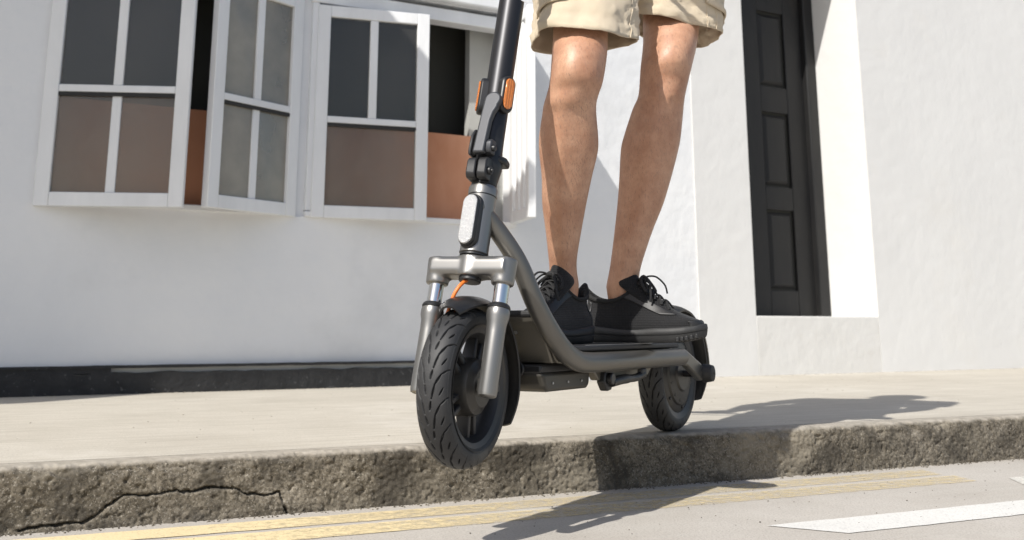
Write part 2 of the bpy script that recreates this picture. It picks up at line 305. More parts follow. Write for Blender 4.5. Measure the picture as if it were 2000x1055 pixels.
# kerb: dense displaced sheet where it is seen, plain beyond
def kerb_material():
    m = bpy.data.materials.new('rough_kerb_concrete'); m.use_nodes = True; nt = m.node_tree; N = nt.nodes; K = nt.links.new
    b = N['Principled BSDF']; b.inputs['Roughness'].default_value = .92; b.inputs['Specular IOR Level'].default_value = .25
    tc = N.new('ShaderNodeTexCoord')
    def no(s, d=6, r=.65, loc=0):
        n = N.new('ShaderNodeTexNoise'); n.inputs['Scale'].default_value = s; n.inputs['Detail'].default_value = d; n.inputs['Roughness'].default_value = r
        mp = N.new('ShaderNodeMapping'); mp.inputs['Location'].default_value = (loc, loc, 0); K(tc.outputs['Object'], mp.inputs[0]); K(mp.outputs[0], n.inputs['Vector']); return n.outputs[0]
    def mix(f, a, bb):
        x = N.new('ShaderNodeMix'); x.data_type = 'RGBA'; K(f, x.inputs[0])
        for s_, q in ((6, a), (7, bb)):
            if isinstance(q, tuple): x.inputs[s_].default_value = (*q, 1)
            else: K(q, x.inputs[s_])
        return x.outputs[2]
    def rg(v, lo, hi, o=1, o0=0):
        r = N.new('ShaderNodeMapRange'); r.inputs[1].default_value = lo; r.inputs[2].default_value = hi; r.inputs[3].default_value = o0; r.inputs[4].default_value = o; K(v, r.inputs[0]); return r.outputs[0]
    c = mix(rg(no(9), .35, .65), (.118, .102, .078), (.23, .202, .160))
    c = mix(rg(no(60, 5), .45, .7, .8), c, (.075, .062, .045)); c = mix(rg(no(200, 4, .7, 7), .48, .62, .8), c, (.045, .039, .030))
    c = mix(rg(no(17, 7, .7, 5), .56, .72, .8), c, (.27, .24, .195))
    c = mix(rg(no(260, 3, .6, 3), .56, .68, .62), c, (.40, .37, .32))
    c = mix(rg(no(6, 8, .75, 9), .50, .58, .75), c, (.050, .044, .036)); c = mix(rg(no(4.3, 7, .7, 13), 0.52, .64, .6), c, (.26, .23, .18))
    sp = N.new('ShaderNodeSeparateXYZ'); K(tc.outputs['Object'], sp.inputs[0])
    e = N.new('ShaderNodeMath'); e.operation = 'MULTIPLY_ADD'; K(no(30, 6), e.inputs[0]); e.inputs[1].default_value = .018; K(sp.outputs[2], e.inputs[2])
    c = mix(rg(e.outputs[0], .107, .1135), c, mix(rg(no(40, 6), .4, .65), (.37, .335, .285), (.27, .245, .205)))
    K(c, b.inputs['Base Color'])
    bp = N.new('ShaderNodeBump'); bp.inputs['Strength'].default_value = .6; bp.inputs['Distance'].default_value = .0022; K(no(300, 5), bp.inputs['Height']); K(bp.outputs[0], b.inputs['Normal'])
    return m
M['kerb'] = kerb_material()
KF = -.043
al = np.arange(-1.25, 2.35, .0024)
prof = []   # (out, z, inward normal weight out, z)
for o in np.arange(JO, KF - .02, .004): prof.append((o, PV, 0, -1, .05))
for a in np.linspace(90, 0, 12): prof.append((KF - .018 + .018 * math.cos(R(a)), PV - .018 + .018 * math.sin(R(a)), -math.cos(R(a)), -math.sin(R(a)), .6 + .4 * math.cos(R(a))))
for z in np.linspace(PV - .0205, -.008, 50): prof.append((KF, z, -1, 0, 1))
prof = np.array(prof); sl = np.concatenate([[0], np.cumsum(np.hypot(np.diff(prof[:, 0]), np.diff(prof[:, 1])))])
A, S = np.meshgrid(al, sl, indexing='ij'); O = np.broadcast_to(prof[:, 0], A.shape); Z = np.broadcast_to(prof[:, 1], A.shape)
big = fbm(A, S, .12, 3, 1); mid = fbm(A, S, .022, 4, 20); fine = fbm(A, S, .0065, 3, 40)
pit = np.clip(fbm(A, S, .011, 2, 60) - .16, 0, 1)
dsp = -.011 * big - .0025 * mid - .0048 * fine + .018 * pit + .001
edge = np.exp(-((S - (KF - JO)) / .014) ** 2) * np.clip(fbm(A, S, .05, 3, 80) + .06, 0, 1) * .03
dsp = dsp + edge
crack = [(-.905, .006), (-.802, .010), (-.782, .022), (-.767, .034), (-.739, .050), (-.697, .049), (-.66, .055), (-.609, .052), (-.575, .056), (-.546, .053), (-.527, .044), (-.498, .037), (-.461, .040), (-.452, .015), (-.445, .002)]
dmin = np.full(A.shape, 9.); jx = .006 * fbm(A, Z, .009, 4, 99) + .008 * fbm(A, Z * 0, .035, 2, 98)
for p, q in zip(crack[:-1], crack[1:]):
    dx, dz = q[0] - p[0], q[1] - p[1]; t = np.clip(((A - p[0]) * dx + (Z - p[1]) * dz) / (dx * dx + dz * dz), 0, 1)
    dmin = np.minimum(dmin, np.hypot(A - p[0] - t * dx, Z + jx - p[1] - t * dz))
wd = .0006 + .0022 * np.clip(fbm(A, A * 0, .03, 3, 5) + .45, 0, 1)
dsp = dsp + .022 * np.exp(-(dmin / wd) ** 2)
below = (A > -.8) & (A < -.447) & (Z < np.interp(A, [c[0] for c in crack], [c[1] for c in crack])) & (Z < .06)
dsp = dsp - np.where(below, .005, 0)
j = .003 * np.exp(-((A - (.085 + .01 * fbm(Z, Z * 0, .03, 3, 4) * 4 - .1 * Z)) / .0016) ** 2) * (Z < .07)
dsp = dsp + j
W = prof[:, 4]
PO = O + prof[:, 2] * dsp * W; PZ = Z + prof[:, 3] * dsp * W
XY = np.array(K0[:2])[None, None] + A[..., None] * np.array(KD[:2]) + PO[..., None] * np.array(KN[:2])
kerb = grid_mesh(np.dstack([XY, PZ]), 'kerb', M['kerb']); tag(kerb, kind='structure')
for a0, a1 in ((-60, -1.25), (2.35, 60)):
    b = MB(); poly = [(JO, 0), (JO, PV), (KF - .012, PV), (KF - .003, PV - .006), (KF, PV - .016), (KF, -.008)]
    v = [kp(a, o, z) for a in (a0, a1) for o, z in poly]; n = len(poly)
    b.add(v, [(i, i + 1, i + 1 + n, i + n) for i in range(n - 1)] + [tuple(range(n)), tuple(range(2 * n - 1, n - 1, -1))])
    tag(b.build('kerb', M['kerb'], smooth=0), kind='structure')

# road markings: thin paint films over the asphalt, edges uneven
def marking(name, pts, m):
    b = MB(); out = []
    for p, q in zip(pts, pts[1:] + pts[:1]):
        d = math.dist(p, q); n = max(1, int(min(d, 6) / .012)) if d < 9 else 300
        for k in range(n):
            t = k / n; a = p[0] + (q[0] - p[0]) * t; o = p[1] + (q[1] - p[1]) * t
            o += .0035 * float(fbm([a], [o], .02, 3, 3)[0]) * 2; out.append(kp(a, o, .0012))
    b.add(out, [tuple(range(len(out)))]); o = b.build(name, m, smooth=0, mesh_fix=False); tag(o, kind='structure')
    return o
marking('yellow_line', [(-8, .103), (1.08, .103), (1.11, .014), (-8, .014)], M['yellow'])
marking('yellow_line', [(-8, .222), (1.06, .222), (1.09, .128), (-8, .128)], M['yellow'])
marking('white_line', [(.256, .467), (.331, .588), (7, .588), (7, .455)], M['white_paint'])
marking('white_line', [(1.17, .215), (1.10, .31), (1.75, .31), (1.75, .215)], M['white_faint'])

# grit along the kerb foot and the wall foot
b = MB()
def pebble(p, r):
    ph = random.random() * 6; v = []
    for a, z in ((0, -.5), (0, .6)):
        for k in range(5): w = ph + k * 1.2566; rr = r * random.uniform(.6, 1); v.append((p.x + rr * math.cos(w), p.y + rr * math.sin(w), p.z + z * r * random.uniform(.5, .9)))
    b.add(v, [(4, 3, 2, 1, 0), (5, 6, 7, 8, 9)] + [(k, (k + 1) % 5, (k + 1) % 5 + 5, k + 5) for k in range(5)])
for i in range(900):
    pebble(kp(random.uniform(-1.15, 1.9), KF + abs(random.gauss(0, .012)) + .001, .001), random.uniform(.0008, .0026))
for i in range(350):
    pebble(kp(random.uniform(-1.1, 2.6), random.uniform(-.0, .7), .001), random.uniform(.0006, .0018))
for i in range(260):
    p_ = kp(random.uniform(-1.4, 3.2), -.12 - random.random() ** .8 * 2.9, PV + .0006)
    if -(p_ - W0).dot(Vector((math.sin(wa), -math.cos(wa), 0))) < -.04: pebble(p_, random.uniform(.0008, .0024))
for i in range(500):
    u_ = random.uniform(-.3, 5.6); o_ = .034 + abs(random.gauss(0, .014)); pebble(W0 + Vector((math.cos(wa), math.sin(wa), 0)) * u_ + Vector((math.sin(wa), -math.cos(wa), 0)) * o_ + Vector((0, 0, PV + .0008)), random.uniform(.001, .0032))
tag(b.build('grit', M['kerb'], smooth=0, mesh_fix=False), 'pale grit and small stones along the foot of the kerb', 'grit', kind='stuff')

# ------------------------------------------------------------------ buildings (frame: x along the wall, y outward, z up)
def wallroot(name): return empty(name, W0, wa)   # local -y is outward
def wb(b, u0, u1, o0, o1, z0, z1): return b.box(u0, u1, -o1, -o0, z0, z1)   # o = outward
left = wallroot('white_house'); tag(left, 'white plastered house with four casement windows and a black painted foot, on the left', 'house')
TOP = 3.3
b = MB()
wb(b, -9, .044, -.22, 0, PV - .05, TOP); wb(b, .044, 2.04, -.22, 0, PV - .05, .765); wb(b, .044, 2.04, -.22, 0, 1.76, TOP); wb(b, 2.04, 3.062, -.22, 0, PV - .05, TOP)
wb(b, 1.008, 1.052, -.22, -.012, .765, 1.76)
wl = b.build('wall', M['plaster'], left, smooth=0)
# room behind the two openings
b = MB(); wb(b, -.4, 2.5, -2.2, -2.15, 0, 2.6); wb(b, -.45, -.4, -2.2, -.22, 0, 2.6); wb(b, 2.5, 2.55, -2.2, -.22, 0, 2.6); wb(b, -.4, 2.5, -2.15, -.22, 2.55, 2.6); wb(b, -.4, 2.5, -2.15, -.22, 0, .05)
b.build('room', M['dark_room'], left, smooth=0)
b = MB(); wb(b, -.3, 2.4, -.30, -.26, .3, 2.4); b.build('room_shade_panel', M['dark_room'], left, smooth=0)  # dark panel added behind the openings, stands in for the unlit room
b = MB(); wb(b, .0445, 1.0075, -.11, -.075, .766, 1.168); b.build('board', M['brown_board'], left, smooth=0)
b = MB(); wb(b, 1.052, 1.866, -.11, -.075, .766, 1.168); b.build('board', M['brown_board'], left, smooth=0)
b = MB(); wb(b, 1.862, 2.04, -.16, -.118, .766, 1.759); b.build('curtain', M['room_grey'], left, smooth=0)
# window frames: jambs, header, sill of each opening
def opening(u0, u1, name='window_frame'):
    f = MB(); wb(f, u0, u0 + .028, -.07, .008, .79, 1.655); wb(f, u1 - .028, u1, -.07, .008, .79, 1.655)
    wb(f, u0 - .005, u1 + .005, -.07, .014, 1.655, 1.712)
    o = f.build(name, M['white_wood'], left, bevel=.003)
    s_ = MB(); wb(s_, u0, u1, -.10, .012, .765, .788); s_.build('sill', M['plaster'], o, bevel=.004)
    h_ = MB(); wb(h_, u0, u1, -.05, .004, 1.735, 1.7595); h_.build('head_board', M['white_wood'], o, bevel=.002)
    return o
opening(.044, 1.008); opening(1.052, 2.04)
b = MB(); wb(b, 0, 2.04, .0, .055, 1.738, 1.80); b.build('drip_moulding', M['white_wood'], left, bevel=.006)
def casement(hu, fu, fo, w, z0, z1, rail, panes_low, name, glass, hinge_left=True, muntin_low=True, plain=False):
    """leaf hinged at (hu,0); free stile towards (fu,fo)"""
    d = Vector((fu - hu, -fo, 0)).normalized(); ang = math.atan2(d.y, d.x)
    e = MB(); T = .034; S_ = .052
    def bb(x0, x1, z0_, z1_, t0=-T / 2, t1=T / 2): e.box(x0, x1, t0, t1, z0_, z1_)
    bb(0, S_, z0, z1); bb(w - S_, w, z0, z1); bb(S_, w - S_, z0, z0 + .05, -T / 2 + .001, T / 2 - .001); bb(S_, w - S_, z1 - .048, z1, -T / 2 + .001, T / 2 - .001)
    if plain:
        bb(S_ + .05, S_ + .085, z0 + .05, z1 - .048, -T / 2 + .004, T / 2 - .004); bb(w - S_ - .085, w - S_ - .05, z0 + .05, z1 - .048, -T / 2 + .004, T / 2 - .004)
        o = e.build('casement', M['white_wood'], left, bevel=.003); o.location = (hu, 0, 0); o.rotation_euler = (0, 0, ang)
        for x0, x1 in ((S_, S_ + .05), (S_ + .085, w - S_ - .085), (w - S_ - .05, w - S_)):
            p = MB(); p.box(x0 - .003, x1 + .003, -.004, .004, z0 + .046, z1 - .044); p.build('panel', M['plaster'], o, smooth=0)
        return o
    bb(S_, w - S_, rail, rail + .027, -T / 2 + .002, T / 2 - .002)
    bb(w / 2 - .017, w / 2 + .017, rail + .027, z1 - .048, -T / 2 + .005, T / 2 - .005)
    if muntin_low: bb(w / 2 - .017, w / 2 + .017, z0 + .05, rail, -T / 2 + .009, T / 2 - .009)
    o = e.build('casement', M['white_wood'], left, bevel=.003)
    o.location = (hu, 0, 0); o.rotation_euler = (0, 0, ang)
    def pane(x0, x1, a, c):
        p = MB(); p.box(x0 - .004, x1 + .004, -.0015, .0015, a - .004, c + .004); p.build('pane', glass, o, smooth=0)
    mids = (S_, w / 2 - .017, w / 2 + .017, w - S_)
    pane(mids[0], mids[1], rail + .027, z1 - .048); pane(mids[2], mids[3], rail + .027, z1 - .048)
    if glass is M['glass']: glass = M['glass_brown']
    if muntin_low: pane(mids[0], mids[1], z0 + .05, rail); pane(mids[2], mids[3], z0 + .05, rail)
    else: pane(mids[0], mids[3], z0 + .05, rail)
    k = MB(); k.box(S_, w - S_, -.0145, .0145, rail - .014, rail - .0005); k.build('rail_shadow_strip', M['rail_shade'], o, smooth=0)  # dark strip painted as the shadow line below the rail
    for z in (z0 + .12, z1 - .12):
        hg = MB(); hg.tube([(0.0, 0, z - .03), (0.0, 0, z + .03)], .006, 8); hg.build('hinge', M['white_wood'], o)
    return o
casement(.046, .513, .216, .515, .753, 1.66, 1.166, 2, 'A', M['glass'])
casement(1.003, .597, .185, .446, .762, 1.66, 1.17, 2, 'B', M['glass_sky'])
casement(1.076, 1.515, .087, .478, .763, 1.645, 1.15, 1, 'C', M['glass'], muntin_low=False)
casement(2.023, 1.932, .309, .322, .78, 1.70, 1.17, 2, 'D', M['glass_sky'], plain=True)
# black painted foot: lip and main band with a thin white gap between them
def wob(name, u0, u1, z0, z1, o1, m, amp, seed, droop=0):
    n = 240; b = MB(); us = np.linspace(u0, u1, n); t = z1 + amp * fbm(us, us * 0, .05, 4, seed) * 2 - droop * (us - u0)
    lo = z0 + amp * fbm(us, us * 0 + 3, .07, 4, seed + 9) * 1.5
    v = []
    for u, a, c in zip(us, lo, t): v += [(u, -.001, a), (u, -o1, a), (u, -o1, c), (u, -.001, c)]
    f = [(i * 4 + k, i * 4 + (k + 1) % 4, i * 4 + 4 + (k + 1) % 4, i * 4 + 4 + k) for i in range(n - 1) for k in range(4)]
    b.add(v, f); return b.build(name, m, left, smooth=0)
wob('black_plinth', -6, 2.1, PV - .02, .180, .030, M['black_plinth'], .0055, 5)
wob('black_lip', -6, 2.05, .1955, .205, .034, M['black_plinth'], .0015, 25)
wob('black_lip', -6, .35, .179, .197, .028, M['black_plinth'], .003, 35)
# canopy: unseen, added above the picture and shaped to shade the windows
b = MB(); ZC = 2.95
b.add([(u, -o, z) for z in (ZC, ZC + .12) for u, o in ((-9, -.0), (-9, 2.1), (-2.55, 1.58), (-2.02, 1.20), (.09, 1.19), (.09, 0))], [(0, 1, 2, 3, 4, 5), (11, 10, 9, 8, 7, 6)] + [(i, (i + 1) % 6, (i + 1) % 6 + 6, i + 6) for i in range(6)])
b.build('shade_overhang', M['plaster'], left, smooth=0)

right = wallroot('white_building'); tag(right, 'bright white building with a recessed black panelled door above a low step', 'building')
b = MB(); Q = .006; X0, X1, D = 3.426, 4.30, -.324
wb(b, 3.064, X0, -.5, Q, PV - .05, 3.6); wb(b, X1, 14, -.5, Q, PV - .05, 3.6); wb(b, X0, X1, -.5, Q, 2.62, 3.6)
b.build('wall', M['plaster2'], right, smooth=0)
b = MB(); wb(b, X0 - .0, X1, -.5, Q + .0, PV - .05, .392); b.build('door_step', M['plaster3'], right, bevel=.004)
b = MB(); wb(b, X0, X1, -.52, -.38, .3925, 2.6195); b.build('door_backing', M['dark_room'], right, smooth=0)
# door frame and leaf
b = MB(); wb(b, X1 - .078, X1 - .0005, -.379, -.324, .3925, 2.6195); wb(b, X0 + .0005, X0 + .06, -.379, -.324, .3925, 2.6195); b.build('door_frame', M['door'], right, bevel=.006)
b = MB(); DF = -.36
cols = [(3.55, 3.745), (3.885, 4.09)]; rows = [(.535, .975), (1.105, 1.53), (1.68, 2.125)]
us = [X0 + .06, cols[0][0], cols[0][1], cols[1][0], cols[1][1], X1 - .078]; zs = [.3945, rows[0][0], rows[0][1], rows[1][0], rows[1][1], rows[2][0], rows[2][1], 2.60]
wb(b, us[0], us[1], DF - .03, DF, zs[0], zs[-1]); wb(b, us[2], us[3], DF - .03, DF, zs[0], zs[-1]); wb(b, us[4], us[5], DF - .03, DF, zs[0], zs[-1])
for c in cols:
    for z0, z1 in ((zs[0], zs[1]), (zs[2], zs[3]), (zs[4], zs[5]), (zs[6], zs[7])): wb(b, c[0], c[1], DF - .03, DF - .0008, z0, z1)
door = b.build('door', M['door'], right, bevel=.004)
for c in cols:
    for z0, z1 in rows:
        p = MB(); u0, u1 = c; m_ = .034
        v = [(u0, -(DF - .022), z0), (u1, -(DF - .022), z0), (u1, -(DF - .022), z1), (u0, -(DF - .022), z1)]
        v += [(u0 + .010, -(DF - .022), z0 + .010), (u1 - .010, -(DF - .022), z0 + .010), (u1 - .010, -(DF - .022), z1 - .010), (u0 + .010, -(DF - .022), z1 - .010)]
        v += [(u0 + m_, -(DF - .003), z0 + m_), (u1 - m_, -(DF - .003), z0 + m_), (u1 - m_, -(DF - .003), z1 - m_), (u0 + m_, -(DF - .003), z1 - m_)]
        f = []
        for o_ in (0, 4): f += [(o_ + i, o_ + (i + 1) % 4, o_ + (i + 1) % 4 + 4, o_ + i + 4) for i in range(4)]
        f.append((8, 9, 10, 11)); p.add(v, f); p.build('panel', M['door'], door, smooth=0)
k = MB(); k.lathe([(0, 0), (.012, .0), (.012, -.03), (.026, -.04), (.028, -.055), (.018, -.066), (0, -.068)], 20, Matrix.Translation((3.60, .36, 1.3)), axis='y'); k.build('knob', M['black_metal'], door)

# ================================================================== SCOOTER (local x forward, y to the rider's left, z up; origin under the rear wheel)
HA = math.atan2(-.87449, -.48504)
RC = Vector((.3583, 2.6859, PV))
SM = Matrix.Translation(RC) @ Matrix.Rotation(HA, 4, 'Z')
scoot = empty('electric_scooter', RC, HA)
tag(scoot, 'grey and black electric scooter rolling off the kerb with its front wheel in the air', 'electric scooter')
# steering frame
ax = Vector((-.267, 0, .9637)).normalized(); A0 = Vector((.9309, 0, .135)); fv = Vector((ax.z, 0, -ax.x))
basis = Matrix(((fv.x, 0, ax.x), (fv.y, 1, ax.y), (fv.z, 0, ax.z))).to_4x4()
STM = Matrix.Translation(A0) @ basis                      # unsteered: x=f, y=l, z=u
ST = STM @ Matrix.Rotation(R(5), 4, 'Z')                  # steered 5 degrees to the left

# tyre, shared by both wheels
def make_tyre():
    n1, n2 = 1100, 160; RR = .127; rt = .031
    th = np.linspace(0, 2 * np.pi, n1, endpoint=False); ph = np.linspace(-2.15, 2.15, n2)
    TH, PH = np.meshgrid(th, ph, indexing='ij')
    w = .0280; rx = np.cos(PH); ry = np.sin(PH)
    rad = .1065 + .0205 * np.sign(rx) * np.abs(rx) ** .85; lat = w * np.sign(ry) * np.abs(ry) ** .92
    Lc = 2 * np.pi * RR; NP = 17; per = Lc / NP; X = TH * RR; Y = PH * .0255
    dep = np.zeros_like(X)
    def seg(x0, y0, x1, y1, wdt, dp):
        nonlocal dep
        xx = (X - x0 + per / 2) % per - per / 2
        for k in (-1, 0, 1):
            px = xx + k * per; dx, dy = x1 - x0, y1 - y0
            t = np.clip((px * dx + (Y - y0) * dy) / (dx * dx + dy * dy), 0, 1)
            d = np.hypot(px - t * dx, Y - y0 - t * dy); ww = wdt * (.45 + .55 * np.sin(np.pi * np.clip(t, .08, .92)))
            dep = np.maximum(dep, dp * np.clip(1.9 - 1.3 * d / ww, 0, 1))
    for sgn, off in ((1, 0), (-1, per / 2)):
        seg(off + .000, sgn * .0050, off + .022, sgn * .0095, .0012, .0042); seg(off + .022, sgn * .0095, off + .038, sgn * .0185, .0014, .0042)
        seg(off + .038, sgn * .0185, off + .046, sgn * .0300, .0012, .0036); seg(off + .046, sgn * .0300, off + .048, sgn * .037, .0011, .0030)
        seg(off + .030, sgn * .0025, off + .043, sgn * .0042, .0012, .0045)
        seg(off + .006, sgn * .0175, off + .017, sgn * .0240, .0012, .0042)
    ribs = .0006 * (np.abs(np.abs(PH * 180 / np.pi) - 104) < 2) + .0006 * (np.abs(np.abs(PH * 180 / np.pi) - 78) < 1.5)
    rad2 = rad - dep * np.clip(rx + .25, 0, 1) + ribs
    lat2 = lat - dep * np.sign(ry) * np.abs(ry) * .6
    P = np.dstack([rad2 * np.cos(TH), lat2, rad2 * np.sin(TH)])
    return grid_mesh(P.transpose(1, 0, 2), 'tyre', M['rubber'], wrap=True)
tyre0 = make_tyre()
def place(o, mt): o.matrix_local = mt
def wheel(mt, rear):
    rim = MB(); rp = [(.096, -.026), (.100, -.027), (.101, -.023), (.093, -.0185), (.086, -.012), (.084, 0), (.086, .012), (.093, .0185), (.101, .023), (.100, .027), (.096, .026), (.086, .0225), (.079, .010), (.078, 0), (.079, -.010), (.086, -.0225)]
    rim.lathe(rp, 96, closed=True)
    w = rim.build('wheel', M['rim'], scoot); place(w, mt)
    t = tyre0 if not rear else tyre0.copy()
    if rear: COL.objects.link(t)
    t.parent = w; t.matrix_local = Matrix.Rotation(R(4 if rear else 0), 4, 'Y')
    if not rear:
        for k in range(5):
            s_ = MB(); c0 = 2 * math.pi * k / 5 + .5; mm = Matrix.Rotation(-c0, 4, 'Y')
            for sg in (-1, 1):
                v = [(.036, yy, zz) for yy, zz in ((-.013, sg * .004), (.013, sg * .004), (.013, sg * .013), (-.013, sg * .013))] + [(.082, yy, zz) for yy, zz in ((-.009, sg * .0075), (.009, sg * .0075), (.009, sg * .0165), (-.009, sg * .0165))]
                s_.add(v, [(0, 1, 2, 3), (7, 6, 5, 4)] + [(i, (i + 1) % 4, (i + 1) % 4 + 4, i + 4) for i in range(4)], mm)
            s_.build('spoke', M['rim'], w, bevel=.002)
        h = MB(); h.lathe([(0, -.032), (.030, -.032), (.034, -.028), (.046, -.020), (.046, .016), (.043, .024), (.034, .029), (.031, .033), (0, .034)], 64); h.build('hub', M['hub'], w)
        a = MB(); a.tube([(0, -.060, 0), (0, .060, 0)], .006, 16); a.build('axle', M['black_metal'], w)
        rg = MB(); rg.lathe([(.0955, .0245), (.0985, .0275), (.0990, .0283), (.0955, .0262), (.0915, .0232)], 96, closed=True); rg.build('rim_edge', M['hub'], w)
    else:
        h = MB(); h.lathe([(0, -.03), (.06, -.03), (.088, -.02), (.092, -.012), (.092, .012), (.090, .019), (.082, .0235), (.070, .026), (.067, .030), (.040, .034), (.036, .038), (0, .038)], 80); h.build('hub', M['hub'], w)
        for k in range(6):
            c0 = 2 * math.pi * k / 6 + .3; s_ = MB(); s_.lathe([(0, .0262), (.0032, .0262), (.0036, .0244), (.0036, .02)], 12, Matrix.Translation((.076 * math.cos(c0), .0012, .076 * math.sin(c0)))); s_.build('screw', M['black_metal'], w)
        lb = MB(); lb.box(.028, .042, .0335, .0344, -.0055, -.0015, Matrix.Rotation(R(-60), 4, 'Y')); lb.build('sticker', M['white_mark'], w, smooth=0)
        for c0 in (-.9, -.35, .2): 
            rb = MB(); rb.box(.040, .062, .0305, .0322, -.0012, .0012, Matrix.Rotation(c0 + 1.2, 4, 'Y')); rb.build('rib', M['hub'], w)
        a = MB(); a.tube([(0, -.078, 0), (0, .078, 0)], .007, 16); a.build('axle', M['black_metal'], w)
    return w
AC = Vector((-.038, 0, .0105))
fw = wheel(ST @ Matrix.Translation(AC), False)
wheel(Matrix.Translation((0, 0, .1265)), True)

def fender(name, mt, a0, a1, rad, hw, thick, parent=scoot, m=None, taper0=.6, taper1=.8, drop=.012, n=40):
    rings = []
    for k in range(n + 1):
        t = k / n; w = R(a0 + (a1 - a0) * t); e = min(1, t / .22); e2 = min(1, (1 - t) / .18)
        hh = hw * (taper0 + (1 - taper0) * math.sin(e * math.pi / 2)) * (taper1 + (1 - taper1) * math.sin(e2 * math.pi / 2)); ring = []
        prof = [(y, rad - drop * abs(y) ** 2.4) for y in np.linspace(-1, 1, 13)]
        pts = [(y * hh, r + thick) for y, r in prof] + [(y * hh * .97, r) for y, r in prof[::-1]]
        for y, r in pts: ring.append((r * math.cos(w), y, r * math.sin(w)))
        rings.append(ring)
    b = MB(); b.rings(rings); o = b.build(name, m or M['plastic'], parent, bevel=0, smooth=50); place(o, mt); return o
RX = Matrix.Identity(4)
wc = ST @ Matrix.Translation(AC)
fender('front_fender', wc, 46, 194, .141, .041, .0035, taper0=.45)
fr_ = fender('rear_fender', Matrix.Translation((0, 0, 00.1265)), 42, 206, .150, .047, .004, taper0=.9, taper1=.7)
fender('fender_guard', Matrix.Translation((0, 0, .1265)), 118, 192, .156, .050, .003, m=M['deck_metal'], taper0=.7, taper1=.8)
b = MB()
for y in (-.047, .047): b.tube([(-.148, y, .118), (-.010, y * 1.45, .128)], .0055, 10)
b.build('fender_stay', M['deck_metal'], scoot)
tl = MB(); tl.box(-.156, -.148, -.022, .022, .205, .230); tl.build('tail_lamp', mat('red_lens', (.35, .02, .015), .2), scoot, bevel=.004)

# fork
crn = MB()
prof = []
Lh = .0605
pf = [(-.017, .181), (-.0225, .188), (-.0225, .206), (-.016, .2135), (.016, .2135), (.0225, .206), (.0225, .188), (.017, .181)]
crn.prism([(x, z) for x, z in pf], 'y', -.0690, .0690)
crn.tube([(0, 0, .180), (0, 0, .2155)], .0245, 36)
for sg in (-1, 1):
    crn.tube([(0, sg * Lh, .168), (0, sg * Lh, .186), (0, sg * Lh, .2125)], [.0192, .0200, .0215], 32)
    crn.add([(x, sg * y, z) for x in (-.012, .012) for y, z in ((Lh - .018, .178), (Lh - .018, .19), (Lh - .032, .19))], [(0, 1, 2), (5, 4, 3), (0, 3, 4, 1), (1, 4, 5, 2), (2, 5, 3, 0)])
crown = crn.build('fork_crown', M['grey_metal'], scoot, smooth=60)
rm = crown.modifiers.new('remesh', 'REMESH'); rm.mode = 'VOXEL'; rm.voxel_size = .0022; rm.use_smooth_shade = True
smm = crown.modifiers.new('smooth', 'SMOOTH'); smm.factor = .5; smm.iterations = 9
place(crown, ST)
for sg in (-1, 1):
    c = MB(); c.tube([(0, sg * Lh, .2115), (0, sg * Lh, .2155)], .0115, 24); c.build('cap', M['black_metal'], crown, bevel=.0015)
b = MB(); b.tube([(0, 0, .173), (0, 0, .1855)], .019, 24); b.build('steerer_nut', M['black_metal'], crown, bevel=.002)
for sg in (-1, 1):
    fl = MB(); fl.lathe([(0, -.0125), (.011, -.0122), (.0146, -.0105), (.0156, -.006), (.0158, .09), (.0166, .105), (.0190, .115), (.0192, .124), (.0180, .128), (0, .1282)], 36, axis='z')
    o = fl.build('fork_leg', M['grey_metal'], scoot, smooth=40); place(o, ST @ Matrix.Translation((0, sg * Lh, 0)))
    c = MB(); c.tube([(0, 0, .128), (0, 0, .172)], .0128, 28); c.build('chrome_tube', M['chrome'], o)
    c = MB(); c.lathe([(.0128, .1283), (.0188, .1286), (.0192, .131), (.0175, .1345), (.0150, .1368), (.0128, .1375)], 32, axis='z'); c.build('seal_ring', M['plastic'], o)
    c = MB(); c.box(-.030, .003, -sg * .014 - .006, -sg * .014 + .006, -.006, .018); c.build('axle_lug', M['hub'], o, bevel=.004)
# cable
b = MB(); b.tube(smoothpath([(-.004, .0, .182), (.016, -.006, .165), (.021, -.014, .145), (.018, -.020, .125), (.012, -.03, .10)], 6), .0032, 12); o = b.build('brake_cable', M['cable'], scoot); place(o, ST)

# head tube (unsteered), collar, reflector
b = MB(); b.lathe([(.012, .2195), (.0225, .2195), (.0252, .2215), (.0245, .226), (.0243, .318), (.0248, .3225)], 48, axis='z'); b.add([], []); head = b.build('head_tube', M['grey_metal'], scoot, smooth=40); place(head, STM)
b = MB(); b.lathe([(.0237, .3225), (.0237, .3240)], 48, axis='z'); b.build('collar_groove', M['black_metal'], head)
b = MB(); b.lathe([(.0237, .324), (.0252, .3245), (.0254, .337), (.0235, .3415), (.012, .342)], 48, axis='z'); b.build('collar', M['grey_metal'], head, smooth=40)
b = MB(); b.lathe([(.010, .2165), (.0235, .2165), (.0235, .2195)], 40, axis='z'); b.build('lower_bearing', M['black_metal'], head)
def stadium(hw, hh, n=10):
    p = []
    for k in range(n + 1): w = math.pi * k / n; p.append((hw * math.cos(w), hh - hw + hw * math.sin(w)))
    for k in range(n + 1): w = math.pi + math.pi * k / n; p.append((hw * math.cos(w), -(hh - hw) + hw * math.sin(w)))
    return p
def pill(name, m, parent, hw, hh, x0, x1, mt=None, bevel=.002):
    b = MB(); b.prism(stadium(hw, hh), 'x', x0, x1, mt); return b.build(name, m, parent, bevel=bevel, smooth=40)
T_ = Matrix.Translation((0, 0, .272))
rh = pill('reflector_recess', M['black_metal'], head, .0165, .048, .010, .0275, T_, .002)
rf = pill('front_reflector', M['plastic'], scoot, .0150, .0455, .020, .0345, T_, .0025); place(rf, STM)
pill('lens', M['refl_white'], rf, .0135, .0435, .0335, .0372, T_, .0018)
